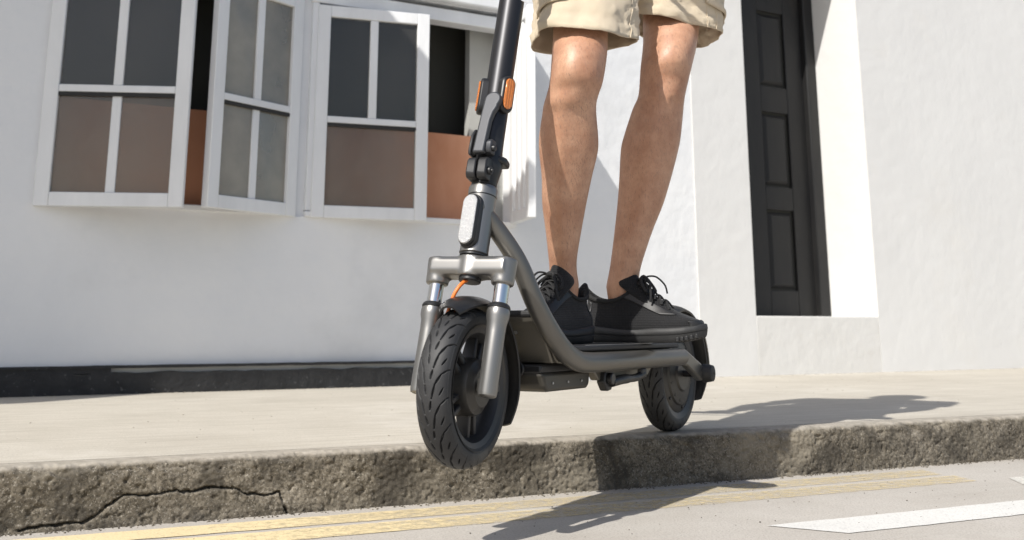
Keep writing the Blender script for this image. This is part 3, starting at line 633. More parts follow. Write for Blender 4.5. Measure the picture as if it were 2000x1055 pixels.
# stem
b = MB(); b.tube([(0, 0, .375), (0, 0, 1.10)], .0235, 48); stem = b.build('stem', M['stem'], scoot); place(stem, ST)
b = MB()
b.box(.0236, .0242, .004, .020, .7125, .7155, Matrix.Rotation(R(62), 4, 'Z')); b.box(.0236, .0242, .0100, .0140, .7155, .740, Matrix.Rotation(R(62), 4, 'Z')); b.build('stem_lettering', M['white_mark'], stem, smooth=0)
# folding joint
b = MB(); b.lathe([(.010, .3425), (.022, .3425), (.0225, .352), (.0245, .362), (.027, .375), (.0265, .392), (.0245, .402), (.0236, .41), (.0236, .43)], 40, axis='z')
jt = b.build('folding_joint', M['black_metal'], scoot, bevel=.002, smooth=40); place(jt, ST)
b = MB(); b.prism([(-.020, -.026), (.020, -.026), (.028, -.010), (.024, .014), (-.024, .014), (-.028, -.010)], 'z', .386, .399, Matrix.Translation((-.016, .006, 0)) @ Matrix.Rotation(R(90), 4, 'Z')); b.build('flange', M['black_metal'], jt, bevel=.004)
for sg, z in ((-1, .362), (1, .362)):
    b = MB(); b.prism([(.016, .345), (.036, .346), (.041, .353), (.041, .376), (.036, .384), (.016, .386)], 'y', sg * .0015 if sg > 0 else -.019, .019 if sg > 0 else -.0015); b.build('clamp_jaw', M['black_metal'], jt, bevel=.0025)
b = MB(); b.lathe([(0, .026), (.003, .026), (.0035, .0235), (.0065, .0235), (.0072, .0225), (.0072, .016)], 20, Matrix.Translation((.026, 0, .362)), axis='y'); b.build('bolt', M['black_metal'], jt, smooth=40)
b = MB(); b.prism([(.018, .392), (.036, .392), (.040, .398), (.040, .412), (.034, .418), (.018, .418)], 'y', .006, .022); b.build('clamp_block', M['lever'], jt, bevel=.0025)
b = MB(); b.lathe([(0, .027), (.003, .027), (.0055, .0265), (.006, .022)], 20, Matrix.Translation((.030, 0, .402)), axis='y'); b.build('bolt', M['black_metal'], jt, smooth=40)
b = MB(); b.prism([(.017, .388), (.040, .388), (.042, .396), (.040, .425), (.030, .44), (.017, .44)], 'y', -.020, -.014); b.build('clamp_cheek', M['black_metal'], jt, bevel=.002)
# latch lever: curved slab that widens to a round head
lv = MB(); hc0 = (.0095, .494); hr_ = .0160
poly = [(-.0095, .388), (.0125, .388), (.0130, .430), (.0135, .452), (.0165, .468), (.0215, .478)]
for a_ in range(-40, 190, 15): poly.append((hc0[0] + hr_ * math.cos(R(a_)), hc0[1] + hr_ * math.sin(R(a_))))
poly += [(-.0075, .470), (-.0085, .430)]
lv.prism([(y, z) for y, z in poly], 'x', .0, .0125, Matrix.Translation((.0345, 0, .388)) @ Matrix.Rotation(R(-5.5), 4, 'Y') @ Matrix.Translation((0, 0, -.388)))
o = lv.build('latch_lever', M['lever'], scoot, smooth=30, bevel=.0035, seg=3); place(o, ST)
# side reflectors on the stem
for sg in (-1, 1):
    Z_ = Matrix.Rotation(R(sg * 62), 4, 'Z') @ Matrix.Translation((0, 0, .513))
    o = pill('side_reflector', M['plastic'], scoot, .0145, .036, .015, .0335, Z_, .004); place(o, ST)
    pill('lens', M['refl_orange'], o, .0095, .030, .0325, .0366, Z_, .002)
# handlebar, above the picture
b = MB(); b.tube([(.0, 0, 1.085), (.0, 0, 1.13)], .028, 32); b.box(-.03, .05, -.035, .035, 1.118, 1.148); hb = b.build('handlebar_clamp', M['plastic'], scoot, bevel=.008); place(hb, ST)
b = MB(); hbar = [(-.045, -.27, 1.125), (-.035, -.20, 1.13), (-.01, -.10, 1.132), (0, 0, 1.132), (-.01, .10, 1.132), (-.035, .20, 1.13), (-.045, .27, 1.125)]; b.tube(smoothpath(hbar, 5), .0125, 20); o = b.build('handlebar', M['black_metal'], scoot); place(o, ST)
for sg in (-1, 1):
    b = MB(); b.tube([(-.0345, sg * .17, 1.1305), (-.045, sg * .275, 1.125)], .0165, 20); o = b.build('grip', M['rubber'], scoot, bevel=.003); place(o, ST)
    b = MB(); b.tube(smoothpath([(-.01, sg * .115, 1.13), (.03, sg * .13, 1.12), (.035, sg * .17, 1.108), (.022, sg * .24, 1.095)], 4), [.006] * 13, 10); o = b.build('brake_lever', M['black_metal'], scoot); place(o, ST)
    b = MB(); b.tube(smoothpath([(.03, sg * .12, 1.12), (.085, sg * .07, 1.10), (.075, sg * .02, 1.02), (.03, sg * .012, .93), (.0255, sg * .01, .86)], 6), .003, 8)
# frame tube on the near side, from the head to the rear dropout
tp = [(.868, .000, .432), (.838, .018, .400), (.810, .050, .339), (.785, .069, .273), (.750, .079, .226), (.705, .084, .190), (.655, .085, .1715), (.60, .085, .1665), (.52, .085, .166), (.40, .085, .166), (.25, .085, .1665), (.137, .085, .1665)]
path = smoothpath(tp, 6)
b = MB(); b.tube(path, [.0155 + .0025 * min(1, i / 30) for i in range(len(path))], 32); ft = b.build('frame_tube', M['frame_metal'], scoot)
# rear dropout plates, axle caps
for sg in (-1, 1):
    b = MB(); y0, y1 = (.070, .100) if sg > 0 else (-.100, -.070)
    b.prism([(.150, .150), (.150, .184), (.118, .183), (.022, .150), (.010, .142), (.004, .118), (.020, .112), (.11, .147)], 'y', y0 if sg < 0 else .073, y1 if sg < 0 else .090)
    b.build('dropout', M['frame_metal'] if sg > 0 else M['deck_metal'], scoot, bevel=.004)
    b = MB(); b.lathe([(.0, sg * .112), (.010, sg * .112), (.0175, sg * .1095), (.0195, sg * .100), (.0205, sg * .088)], 32, Matrix.Translation((.004, 0, .1285))); b.build('axle_cap', M['rubber'], scoot, smooth=40)
    b = MB(); b.lathe([(0, sg * .1126), (.003, sg * .1126), (.003, sg * .1122)], 12, Matrix.Translation((.004, 0, .1285))); b.build('cap_hole', M['dark_room'], scoot)
b = MB(); b.box(.13, .50, -.100, -.072, .150, .182); b.build('frame_rail', M['deck_metal'], scoot, bevel=.008)
# deck body with a nose that ramps up
dk = [(.135, .150), (.135, .186), (.655, .186), (.685, .191), (.715, .207), (.758, .242), (.764, .247), (.760, .236), (.700, .174), (.690, .168), (.50, .152)]
b = MB(); b.prism(dk, 'y', -.078, .066); deck = b.build('deck', M['deck_metal'], scoot, bevel=.003)
# nose plate (the pale face under the ramp) and the channel behind it
b = MB(); b.prism([(.764, .248), (.716, .168), (.706, .168), (.752, .248)], 'y', -.079, .067); npz = b.build('nose_plate', M['deck_metal'], scoot, bevel=.003)
for y, t in ((-.052, .28), (-.02, .55), (.012, .35)):
    p = Vector((.764, y, .248)).lerp(Vector((.716, y, .168)), t); mm = Matrix.Translation(p) @ Matrix.Rotation(R(-60 + 90), 4, 'Y')
    b = MB(); b.lathe([(0, .0012), (.0045 if y < -.03 else .003, .0012), (.005 if y < -.03 else .0034, 0)], 16, Matrix.Translation(p) @ Matrix.Rotation(R(121), 4, 'Y'), axis='z'); b.build('screw', M['black_metal'] if y < -.03 else M['bright_edge'], npz)
# mat: follows the deck and the ramp, thick black rim
mt_ = [(.14, .1862), (.655, .1862), (.685, .1915), (.715, .2075), (.758, .2425), (.768, .2485), (.766, .2585), (.752, .2535), (.707, .2175), (.680, .2010), (.655, .1965), (.14, .1965)]
b = MB(); b.prism(mt_, 'y', -.083, .083); b.build('deck_mat', M['mat'], deck, bevel=.003)
b = MB(); b.prism([(.16, .1962), (.652, .1962), (.652, .1975), (.16, .1975)], 'y', -.060, .076); b.build('grip_sheet', M['mat'], deck, bevel=.0006)
b = MB(); b.box(.28, .60, .0765, .0775, .1962, .1974); b.build('mat_edge_trim', M['bright_edge'], deck, smooth=0)
# underside: channel, battery box, bracket, kickstand
b = MB(); b.box(.50, .735, -.045, .055, .150, .166); b.build('cable_channel', M['black_metal'], scoot, bevel=.004)
b = MB(); b.tube([(.735, .012, .158), (.742, .012, .158)], .013, 20); b.build('socket', M['plastic'], scoot, bevel=.002)
b = MB(); b.prism([(.735, .152), (.728, .128), (.715, .1195), (.558, .1195), (.548, .126), (.545, .152)], 'y', -.075, .0595); bb_ = b.build('battery_box', mat('battery_box_paint', (.06, .055, .046), .45, metal=.4, bump=.1, bscale=600, bdist=.0004), scoot, bevel=.006, seg=3)
for x, y in ((.70, .0602), (.585, .0602), (.64, .0602)):
    b = MB(); b.lathe([(0, .0012), (.002, .0012), (.0022, 0)], 12, Matrix.Translation((x, y, .134)), axis='y'); b.build('screw', M['bright_edge'], bb_)
b = MB(); b.prism([(.555, .152), (.53, .132), (.29, .134), (.26, .152)], 'y', .052, .070); br = b.build('side_bracket', M['deck_metal'], scoot, bevel=.003)
b = MB(); b.lathe([(0, .079), (.008, .079), (.0095, .077), (.0095, .068)], 24, Matrix.Translation((.315, 0, .1445))); b.build('bolt', M['deck_metal'], br, smooth=40)
KX = Matrix.Translation((.095, 0, .004))
b = MB(); b.prism([(.425, .150), (.43, .124), (.415, .108), (.398, .110), (.39, .128), (.385, .150)], 'y', .062, .080, KX); ks = b.build('kickstand', M['black_metal'], scoot, bevel=.003)
b = MB(); b.tube(smoothpath([(.405, .082, .124), (.36, .086, .128), (.30, .088, .129), (.27, .09, .136)], 4), [.009] * 6 + [.0075] * 7, 14, KX); b.build('leg', M['black_metal'], ks)
b = MB(); b.tube([(.412, .079, .131), (.412, .090, .131)], .011, 20, KX); b.build('pivot', M['plastic'], ks, bevel=.002)
b = MB(); b.box(.262, .285, .084, .096, .128, .146, KX); b.build('foot', M['rubber'], ks, bevel=.003)

# ================================================================== PERSON
person = empty('person', (.27, 2.33, PV + .197), 0)
tag(person, 'person in khaki shorts and black running shoes standing on the scooter deck', 'person')
PI_ = person.matrix_basis.inverted() if False else Matrix.Translation((-.27, -2.33, -(PV + .197)))
def toworld(x, y, dpt):   # a point of the leg at picture column/row and distance, used to lay out the joints
    T = .2393; p = math.atan(T); X = x - 1000; Y = 114 - y
    d = Vector((X, 2200 * math.cos(p) - Y * math.sin(p), 2200 * math.sin(p) + Y * math.cos(p))); return Vector((0, 0, .335)) + d * (dpt / d.y)
# joints: rows of (row, left, right, distance) measured down each leg
legR = [(20, 1082, 1188, 2.20), (64, 1080, 1187, 2.165), (106, 1077, 1186, 2.128), (159, 1073, 1178, 2.115), (186, 1067, 1169, 2.128), (212, 1060, 1164, 2.142), (265, 1052, 1167, 2.168), (297, 1052, 1166, 2.180), (345, 1057, 1155, 2.192), (398, 1058, 1145, 2.208), (451, 1065, 1136, 2.225), (504, 1071, 1128, 2.245), (530, 1073, 1128, 2.258), (556, 1072, 1132, 2.264)]
legL = [(-5, 1258, 1368, 2.41), (32, 1256, 1367, 2.388), (85, 1256, 1362, 2.345), (133, 1251, 1351, 2.322), (186, 1247, 1338, 2.332), (212, 1236, 1335, 2.338), (265, 1219, 1329, 2.352), (292, 1213, 1324, 2.360), (345, 1210, 1311, 2.370), (398, 1206, 1296, 2.380), (451, 1200, 1275, 2.390), (504, 1193, 1257, 2.400), (530, 1189, 1250, 2.405), (560, 1183, 1246, 2.412)]
BM = MB()
def leg_mesh(tab, face, thigh_to, foot, kneerow):
    fx = Vector((face[0], face[1], 0)).normalized(); sx = Vector((-fx.y, fx.x, 0))
    rows = np.interp(np.linspace(0, 1, 46), np.linspace(0, 1, len(tab)), [t[0] for t in tab])
    # smooth the table with a spline
    cs = []
    P = [Vector((t[0], t[1], t[2])) for t in tab]; D = [Vector((t[3], 0, 0)) for t in tab]
    P = smoothpath(P, 4); D = smoothpath(D, 4); rings = []; n = 44
    for p, d in zip(P, D):
        a = toworld(p.y, p.x, d.x); c = toworld(p.z, p.x, d.x); hw = (c.x - a.x) / 2; ctr = (a + c) / 2; y = p.x
        kn = math.exp(-((y - kneerow) / 38) ** 2); cf = math.exp(-((y - kneerow - 185) / 80) ** 2); an = max(0, min(1, (y - 430) / 90)); ring = []
        dpt = hw * (1.05 + .10 * cf + .12 * an)
        for k in range(n):
            w = 2 * math.pi * k / n; dx = math.cos(w); dyv = math.sin(w)
            v = Vector((dx, dyv, 0)); fd = v.dot(fx); sdv = v.dot(sx)
            r = 1.0
            r += .05 * kn * max(0, fd) ** 6 * 2.0 - .10 * math.exp(-((y - kneerow - 45) / 16) ** 2) * max(0, fd) ** 3      # kneecap and the dip below it
            r += .06 * math.exp(-((y - kneerow - 80) / 16) ** 2) * max(0, fd) ** 8                                        # tibial head
            r -= .035 * kn * (abs(sdv) ** 4) * (fd > .2)
            r += .10 * cf * max(0, -fd) ** 2 + .03 * cf * max(0, sdv) ** 3                                                                               # calf
            if y > kneerow + 90: r -= .13 * abs(math.sin(2 * math.atan2(sdv, fd))) * max(0, fd) * (1 - an)                 # flat planes beside the shin
            r -= .10 * an * (max(0, -fd) ** 1.0) * abs(sdv) * 1.6                                                          # hollows beside the achilles
            ring.append(ctr + Vector((dx * hw * min(r, 1.03 if abs(dx) > .85 else 9), dyv * dpt * r, 0)))
        rings.append(ring)
    # up into the thigh
    top = rings[0]; c0 = sum(top, Vector()) / n; up = []
    for t in (1, .8, .6, .4, .2):
        s_ = 1 + .22 * t; c1 = c0.lerp(Vector(thigh_to), t); up.append([c1 + (p - c0) * s_ for p in top])
    rings = up + rings
    bot = rings[-1]; cb = sum(bot, Vector()) / n; rings.append([cb + (p - cb) * .88 + Vector((0, 0, -.03)) for p in bot]); rings.append([cb + (p - cb) * .55 + Vector((0, 0, -.07)) for p in bot])
    BM.rings([[tuple(q) for q in r] for r in rings])
    h0, t0 = foot; h0 = Vector(h0); t0 = Vector(t0); d = (t0 - h0)
    BM.tube([h0 + d * .05, h0 + d * .2, h0 + d * .45, h0 + d * .7, h0 + d * .88], [.020, .027, .028, .022, .012], 16)
    return rings
def sw(a, b, c): return SM @ Vector((a, b, c))
footR = (sw(.438, -.022, .234), sw(.670, -.030, .232)); footL = (sw(.317, -.040, .234), sw(.308, .185, .228))
hipR = Vector((.165, 2.40, 1.30)); hipL = Vector((.345, 2.45, 1.30))
leg_mesh(legR, (-.30, -.95), hipR + Vector((0, 0, -.1)), footR, 128)
leg_mesh(legL, (.12, -.99), hipL + Vector((0, 0, -.1)), footL, 112)
# trunk, arms, head: above the picture, but they cast the shadow on the pavement
hc = (hipR + hipL) / 2; tw = Vector((-.06, -.09, .0))
def ell(c, rx, ry, n=32, rot=.35, sq=1):
    return [tuple(Vector(c) + Matrix.Rotation(-rot, 3, 'Z') @ Vector((rx * math.cos(2 * math.pi * k / n), ry * math.sin(2 * math.pi * k / n), 0))) for k in range(n)]
fwd = Vector((-.42, -.9, 0)).normalized()
sp = [(hc + Vector((0, 0, -.10)), .10, .09), (hc + Vector((0, 0, -.03)), .165, .115), (hc + Vector((0, 0, .06)), .165, .115), (hc + fwd * .02 + Vector((0, 0, .18)), .145, .100), (hc + fwd * .05 + Vector((0, 0, .32)), .160, .110), (hc + fwd * .07 + Vector((0, 0, .44)), .185, .115), (hc + fwd * .07 + Vector((0, 0, .52)), .165, .095), (hc + fwd * .07 + Vector((0, 0, .565)), .08, .06), (hc + fwd * .085 + Vector((0, 0, .60)), .055, .055), (hc + fwd * .10 + Vector((0, 0, .66)), .052, .055)]
BM.rings([ell(c, a, b) for c, a, b in sp])
hd = hc + fwd * .125 + Vector((0, 0, .775)); sdv = Vector((-fwd.y, fwd.x, 0))
BM.rings([ell(hd + Vector((0, 0, z)) + fwd * o, rx, ry) for z, rx, ry, o in ((-.135, .028, .028, .045), (-.12, .045, .055, .03), (-.08, .062, .078, .012), (-.03, .072, .092, .002), (.02, .076, .098, 0), (.07, .070, .090, -.004), (.105, .048, .065, -.006), (.122, .012, .02, -.006))])
BM.tube([hd + fwd * .088 + Vector((0, 0, .012)), hd + fwd * .106 + Vector((0, 0, -.012)), hd + fwd * .112 + Vector((0, 0, -.03)), hd + fwd * .09 + Vector((0, 0, -.036))], [.008, .010, .013, .006], 10)
BM.tube([hd + fwd * .083 + sdv * .022 + Vector((0, 0, -.062)), hd + fwd * .094 + Vector((0, 0, -.060)), hd + fwd * .083 - sdv * .022 + Vector((0, 0, -.062))], [.004, .009, .004], 10)
for sg in (-1, 1): BM.tube([hd + sdv * sg * .072 + Vector((0, 0, -.035)), hd + sdv * sg * .082 + Vector((0, 0, 0)), hd + sdv * sg * .078 + Vector((0, 0, .025))], [.007, .013, .008], 10)
arms = []
for sg in (-1, 1):
    sh = hc + fwd * .07 + sdv * sg * .18 + Vector((0, 0, .50))
    gr = SM @ (ST @ Vector((-.041, sg * .225, 1.128)))
    gd = ((SM @ (ST @ Vector((-.045, sg * .27, 1.125)))) - (SM @ (ST @ Vector((-.0345, sg * .17, 1.1305))))).normalized()
    bd = (hc - gr); bd.z = 0; bd.normalize()
    wr = gr + bd * .085 + Vector((0, 0, .03)); el = (sh + wr) / 2 + sdv * sg * .05 - fwd * .02 + Vector((0, 0, -.06))
    arms.append((sh, el))
    BM.tube(smoothpath([sh - sdv * sg * .06, sh, (sh + el) / 2, el, (el + wr) / 2 + Vector((0, 0, .005)), wr], 4), list(np.interp(np.linspace(0, 5, 21), [0, 1, 2, 3, 4, 5], [.055, .056, .046, .040, .038, .027])), 20)
    BM.tube([wr, wr - bd * .03, wr - bd * .065 + Vector((0, 0, -.004)), gr + bd * .008 + Vector((0, 0, .026))], [.026, .034, .036, .026], 16)
    for j, (o_, ln) in enumerate(((-.033, .9), (-.011, 1.0), (.011, .96), (.033, .8))):
        c = gr + gd * o_; pts = [c + Vector((0, 0, .027)) + bd * .012]
        for a in (60, 20, -25, -70, -115): pts.append(c + (-bd * math.cos(R(a)) + Vector((0, 0, 1)) * math.sin(R(a))) * (.0255 if a > -90 else .024))
        BM.tube(smoothpath(pts[:int(5 + ln)], 3), .0085, 10)
    c = gr - gd * .042; BM.tube([wr - bd * .02 - gd * .015, gr + bd * .03 - gd * .045 + Vector((0, 0, .008)), gr + bd * .012 - gd * .05 - Vector((0, 0, .022)), gr - bd * .012 - gd * .046 - Vector((0, 0, .024))], [.014, .0115, .010, .0085], 10)
tmp = BM.build('tmp', M['skin'], None, smooth=0)
r_ = tmp.modifiers.new('r', 'REMESH'); r_.mode = 'VOXEL'; r_.voxel_size = .0038; r_.use_smooth_shade = True
s_ = tmp.modifiers.new('s', 'SMOOTH'); s_.factor = .5; s_.iterations = 8
dg = bpy.context.evaluated_depsgraph_get(); me = bpy.data.meshes.new_from_object(tmp.evaluated_get(dg)); bpy.data.objects.remove(tmp)
me.name = 'body'; me.transform(PI_); body = bpy.data.objects.new('body', me); COL.objects.link(body); body.parent = person
me.materials.clear(); me.materials.append(M['skin'])
def ptube(b, name, m, parent=person, **k):
    b.v = [tuple(PI_ @ Vector(p)) for p in b.v]; return b.build(name, m, parent, **k)
# fine hairs on the shins
co = np.empty(len(me.vertices) * 3); me.vertices.foreach_get('co', co); co = co.reshape(-1, 3); no = np.empty(len(me.vertices) * 3); me.vertices.foreach_get('normal', no); no = no.reshape(-1, 3)
zz = co[:, 2] + PV + .197; cand = np.where((zz > .45) & (zz < 1.0) & (no[:, 1] < .5))[0]; hb_ = MB()
for i in rng.choice(cand, 4200):
    p = Vector(co[i]) + Vector(rng.normal(0, .0012, 3)); n_ = Vector(no[i]); d = (n_ * rng.uniform(.25, .7) + Vector((rng.normal(0, .25), rng.normal(0, .15), -1))).normalized(); l_ = rng.uniform(.005, .012); s2 = d.cross(n_).normalized() * .00014
    hb_.add([p - s2, p + s2, p + d * l_], [(0, 1, 2)])
lh = hb_.build('leg_hair', M['hair'], person, smooth=0, mesh_fix=False); tag(lh, kind='stuff')
# head hair, eyes, t-shirt
b = MB(); b.rings([ell(hd + Vector((0, 0, z)) - fwd * o, rx, ry) for z, rx, ry, o in ((-.06, .060, .060, .034), (-.01, .079, .076, .030), (.04, .083, .094, .014), (.08, .078, .094, .008), (.115, .056, .072, .008), (.134, .018, .025, .008))]); ptube(b, 'hair', M['hair'])
for sg in (-1, 1):
    b = MB(); b.lathe([(0, -.010), (.007, -.007), (.010, 0), (.007, .007), (0, .010)], 12, Matrix.Translation(hd + fwd * .081 + sdv * sg * .031), axis='z'); ptube(b, 'eye', M['white_mark'])
    b = MB(); b.lathe([(0, -.005), (.0035, -.0035), (.005, 0), (.0035, .0035), (0, .005)], 12, Matrix.Translation(hd + fwd * .0875 + sdv * sg * .031), axis='z'); ptube(b, 'iris', M['hair'])
b = MB(); b.rings([ell(c, a + .016, c2 + .016) for c, a, c2 in sp[1:8]], cap=False)
for sh, el in arms: b.tube([sh - (el - sh) * .12, sh, (sh + el) / 2], [.066, .072, .070], 24, cap=False)
ptube(b, 't_shirt', M['tshirt'])

# ---- shorts
def shorts_leg(hc_, hrx, hry, tilt, top_c, trx, tr_y, seed, ph0, n=120, m=46):
    P = np.zeros((m, n, 3)); hc_ = np.array(hc_); tc_ = np.array(top_c)
    for i in range(m):
        t = i / (m - 1); c = hc_ * (1 - t) + tc_ * t; rx = hrx * (1 - t) + trx * t; ry = hry * (1 - t) + tr_y * t
        for k in range(n):
            w = 2 * math.pi * k / n; cx, cy = math.cos(w), math.sin(w)
            e = 2.4; rr = (abs(cx) ** e + abs(cy) ** e) ** (-1 / e)
            f = .009 * (1 - .5 * t) * math.sin(3 * w + ph0 + 1.2 * t) + .004 * math.sin(5 * w + 2 * ph0 - 2.5 * t) + .010 * float(fbm([w * .35 + seed], [t * .9 + .3 * w], .32, 3, seed)[0])
            f += .006 * float(fbm([w * .2 + t * .75], [t * 1.5 - w * .1], .12, 3, seed + 5)[0]) * 2
            rd = 1 - abs(2.2 * float(fbm([w * .22 + t * .9 + seed], [t * .8 - w * .16], .11, 2, seed + 11)[0])); f += .005 * max(0, rd) ** 4 - .002
            rd = 1 - abs(2.4 * float(fbm([w * .3 - t * .5 + seed], [t * 1.4 + w * .1], .07, 2, seed + 17)[0])); f += .0016 * max(0, rd) ** 4
            hem = .0016 if t < .075 else 0; hem -= .0022 * math.exp(-((t - .082) / .012) ** 2)
            P[i, k] = (c[0] + (rx * rr + f + hem) * cx, c[1] + (ry * rr + f + hem) * cy, c[2] + tilt * cx * (1 - t) + .006 * math.sin(2 * w + ph0) * (1 - t))
    return P
sr = shorts_leg((.142, 2.185, .893), .100, .102, -.002, (.172, 2.375, 1.25), .112, .125, 3, .6)
slg = shorts_leg((.354, 2.400, .972), .093, .106, -.024, (.338, 2.425, 1.25), .115, .125, 8, 2.1)
tmpm = []
def grid_to(b, P):
    r, c, _ = P.shape; b.add([tuple(p) for p in P.reshape(-1, 3)], [(i * c + k, i * c + (k + 1) % c, (i + 1) * c + (k + 1) % c, (i + 1) * c + k) for i in range(r - 1) for k in range(c)])
b = MB(); grid_to(b, sr); grid_to(b, slg)
b.rings([ell(c, a + .024, c2 + .024, 48) for c, a, c2 in ((hc + Vector((0, 0, -.12)), .12, .10), (hc + Vector((0, 0, -.06)), .168, .12), (hc + Vector((0, 0, .0)), .168, .118), (hc + Vector((0, 0, .09)), .155, .11))], cap=False)
sh_o = ptube(b, 'shorts', M['khaki'], mesh_fix=False, smooth=0); sh_o.data.polygons.foreach_set('use_smooth', [True] * len(sh_o.data.polygons))
so = sh_o.modifiers.new('solid', 'SOLIDIFY'); so.thickness = .0022; so.offset = -1
def patch(P, i0, i1, k0, k1, off, name, skew=0, m=None):
    n = P.shape[1]; c = P.mean(axis=1); rows = []
    for i in range(i0, i1 + 1):
        row = []
        for k in range(k0, k1 + 1):
            ii = min(max(i + skew * (k - k0), 0), P.shape[0] - 1); i_ = int(ii); fr = ii - i_; p = P[i_, k % n] * (1 - fr) + P[min(i_ + 1, P.shape[0] - 1), k % n] * fr
            d = p - c[i_]; d[2] = 0; d /= np.linalg.norm(d); row.append(p + d * off)
        rows.append(row)
    G = np.array(rows) - np.array([.27, 2.33, PV + .197]); o = grid_mesh(G, name, m or M['khaki'], sh_o)
    s2 = o.modifiers.new('solid', 'SOLIDIFY'); s2.thickness = .0035; s2.offset = 0; return o
# angle index: 0 = +x (picture right), n*3/4 = towards the camera
patch(sr, 5, 30, 64, 92, .0055, 'pocket_flap', skew=.17)
patch(slg, 8, 26, 103, 126, .0055, 'pocket_flap', skew=-.25)
# stitched seams down the front of each leg
def seam(P, k, i0, i1, name='seam'):
    c = P.mean(axis=1); pts = []
    for i in range(i0, i1, 2):
        d = P[i, k % P.shape[1]] - c[i]; d[2] = 0; d /= np.linalg.norm(d); pts.append(P[i, k % P.shape[1]] + d * .0012)
    b = MB(); b.tube(pts, .0011, 6); ptube(b, name, M['khaki'], sh_o)
seam(slg, 104, 0, 44); seam(slg, 108, 0, 44); seam(sr, 112, 0, 44)

# ---- shoes
def width_at(x):  # half widths (outer side, inner side) of the last along its length 0..0.29
    return interp([(-.006, .004, .004), (.0, .016, .016), (.012, .028, .027), (.04, .034, .031), (.09, .034, .028), (.14, .038, .030), (.19, .045, .040), (.225, .045, .042), (.255, .038, .036), (.278, .024, .025), (.288, .012, .014), (.293, .002, .002)], x)
up_tab = [  # t, front x, front z, back x, back z, side z, width factor
    (0, .284, .022, .002, .032, .028, 1.0), (.12, .286, .034, -.003, .046, .042, 1.01), (.25, .276, .041, -.004, .058, .053, .97), (.4, .250, .056, -.001, .070, .063, .90), (.55, .218, .073, .004, .082, .070, .86), (.7, .190, .091, .006, .098, .082, .84), (.85, .162, .112, .004, .114, .088, .83), (1, .138, .130, -.005, .130, .094, .84)]
def upper_pt(t, phi, off=0):
    fx_, fz, bx, bz, sz, wf = interp(up_tab, t); c = math.cos(phi); s = math.sin(phi)
    xm = .075 + .045 * (1 - t)
    x = xm + (c * (fx_ - xm) if c > 0 else -c * (bx - xm)); wo, wi = width_at(x)
    if t < .3: blend = 1
    ell_s = math.copysign(abs(s) ** .85, s)
    wmax = interp([(0, .045, .040), (.3, .044, .038), (.6, .042, .039), (1, .036, .034)], t)
    w_o = wmax[0] if s > 0 else wmax[1]; wlocal = (wo if s > 0 else wi) * wf
    # narrow profile near the toe comes from the last, near the collar from an ellipse
    y = (min(w_o * abs(ell_s), wlocal * 1.0) if t > .25 else wlocal * (abs(ell_s) ** .3)) * (1 if s > 0 else -1)
    if t <= .25: y = math.copysign(wlocal * min(1, abs(s) * 6) ** .5, s) if abs(s) > 1e-6 else 0
    else:
        k = min(1, (t - .25) / .3); y0 = math.copysign(wlocal * min(1, abs(s) * 6) ** .5, s) if abs(s) > 1e-6 else 0
        y = y0 * (1 - k) + math.copysign(min(wlocal, w_o) * abs(s) ** .75, s) * k
    z = sz + ((fz - sz) * c * c if c > 0 else (bz - sz) * c ** 4)
    if t > .3 and c > 0: z = sz + (fz - sz) * (c ** 1.6)
    return Vector((x, y, z + off))
def toe_spring(x): return .014 * max(0, (x - .21) / .08) ** 1.8
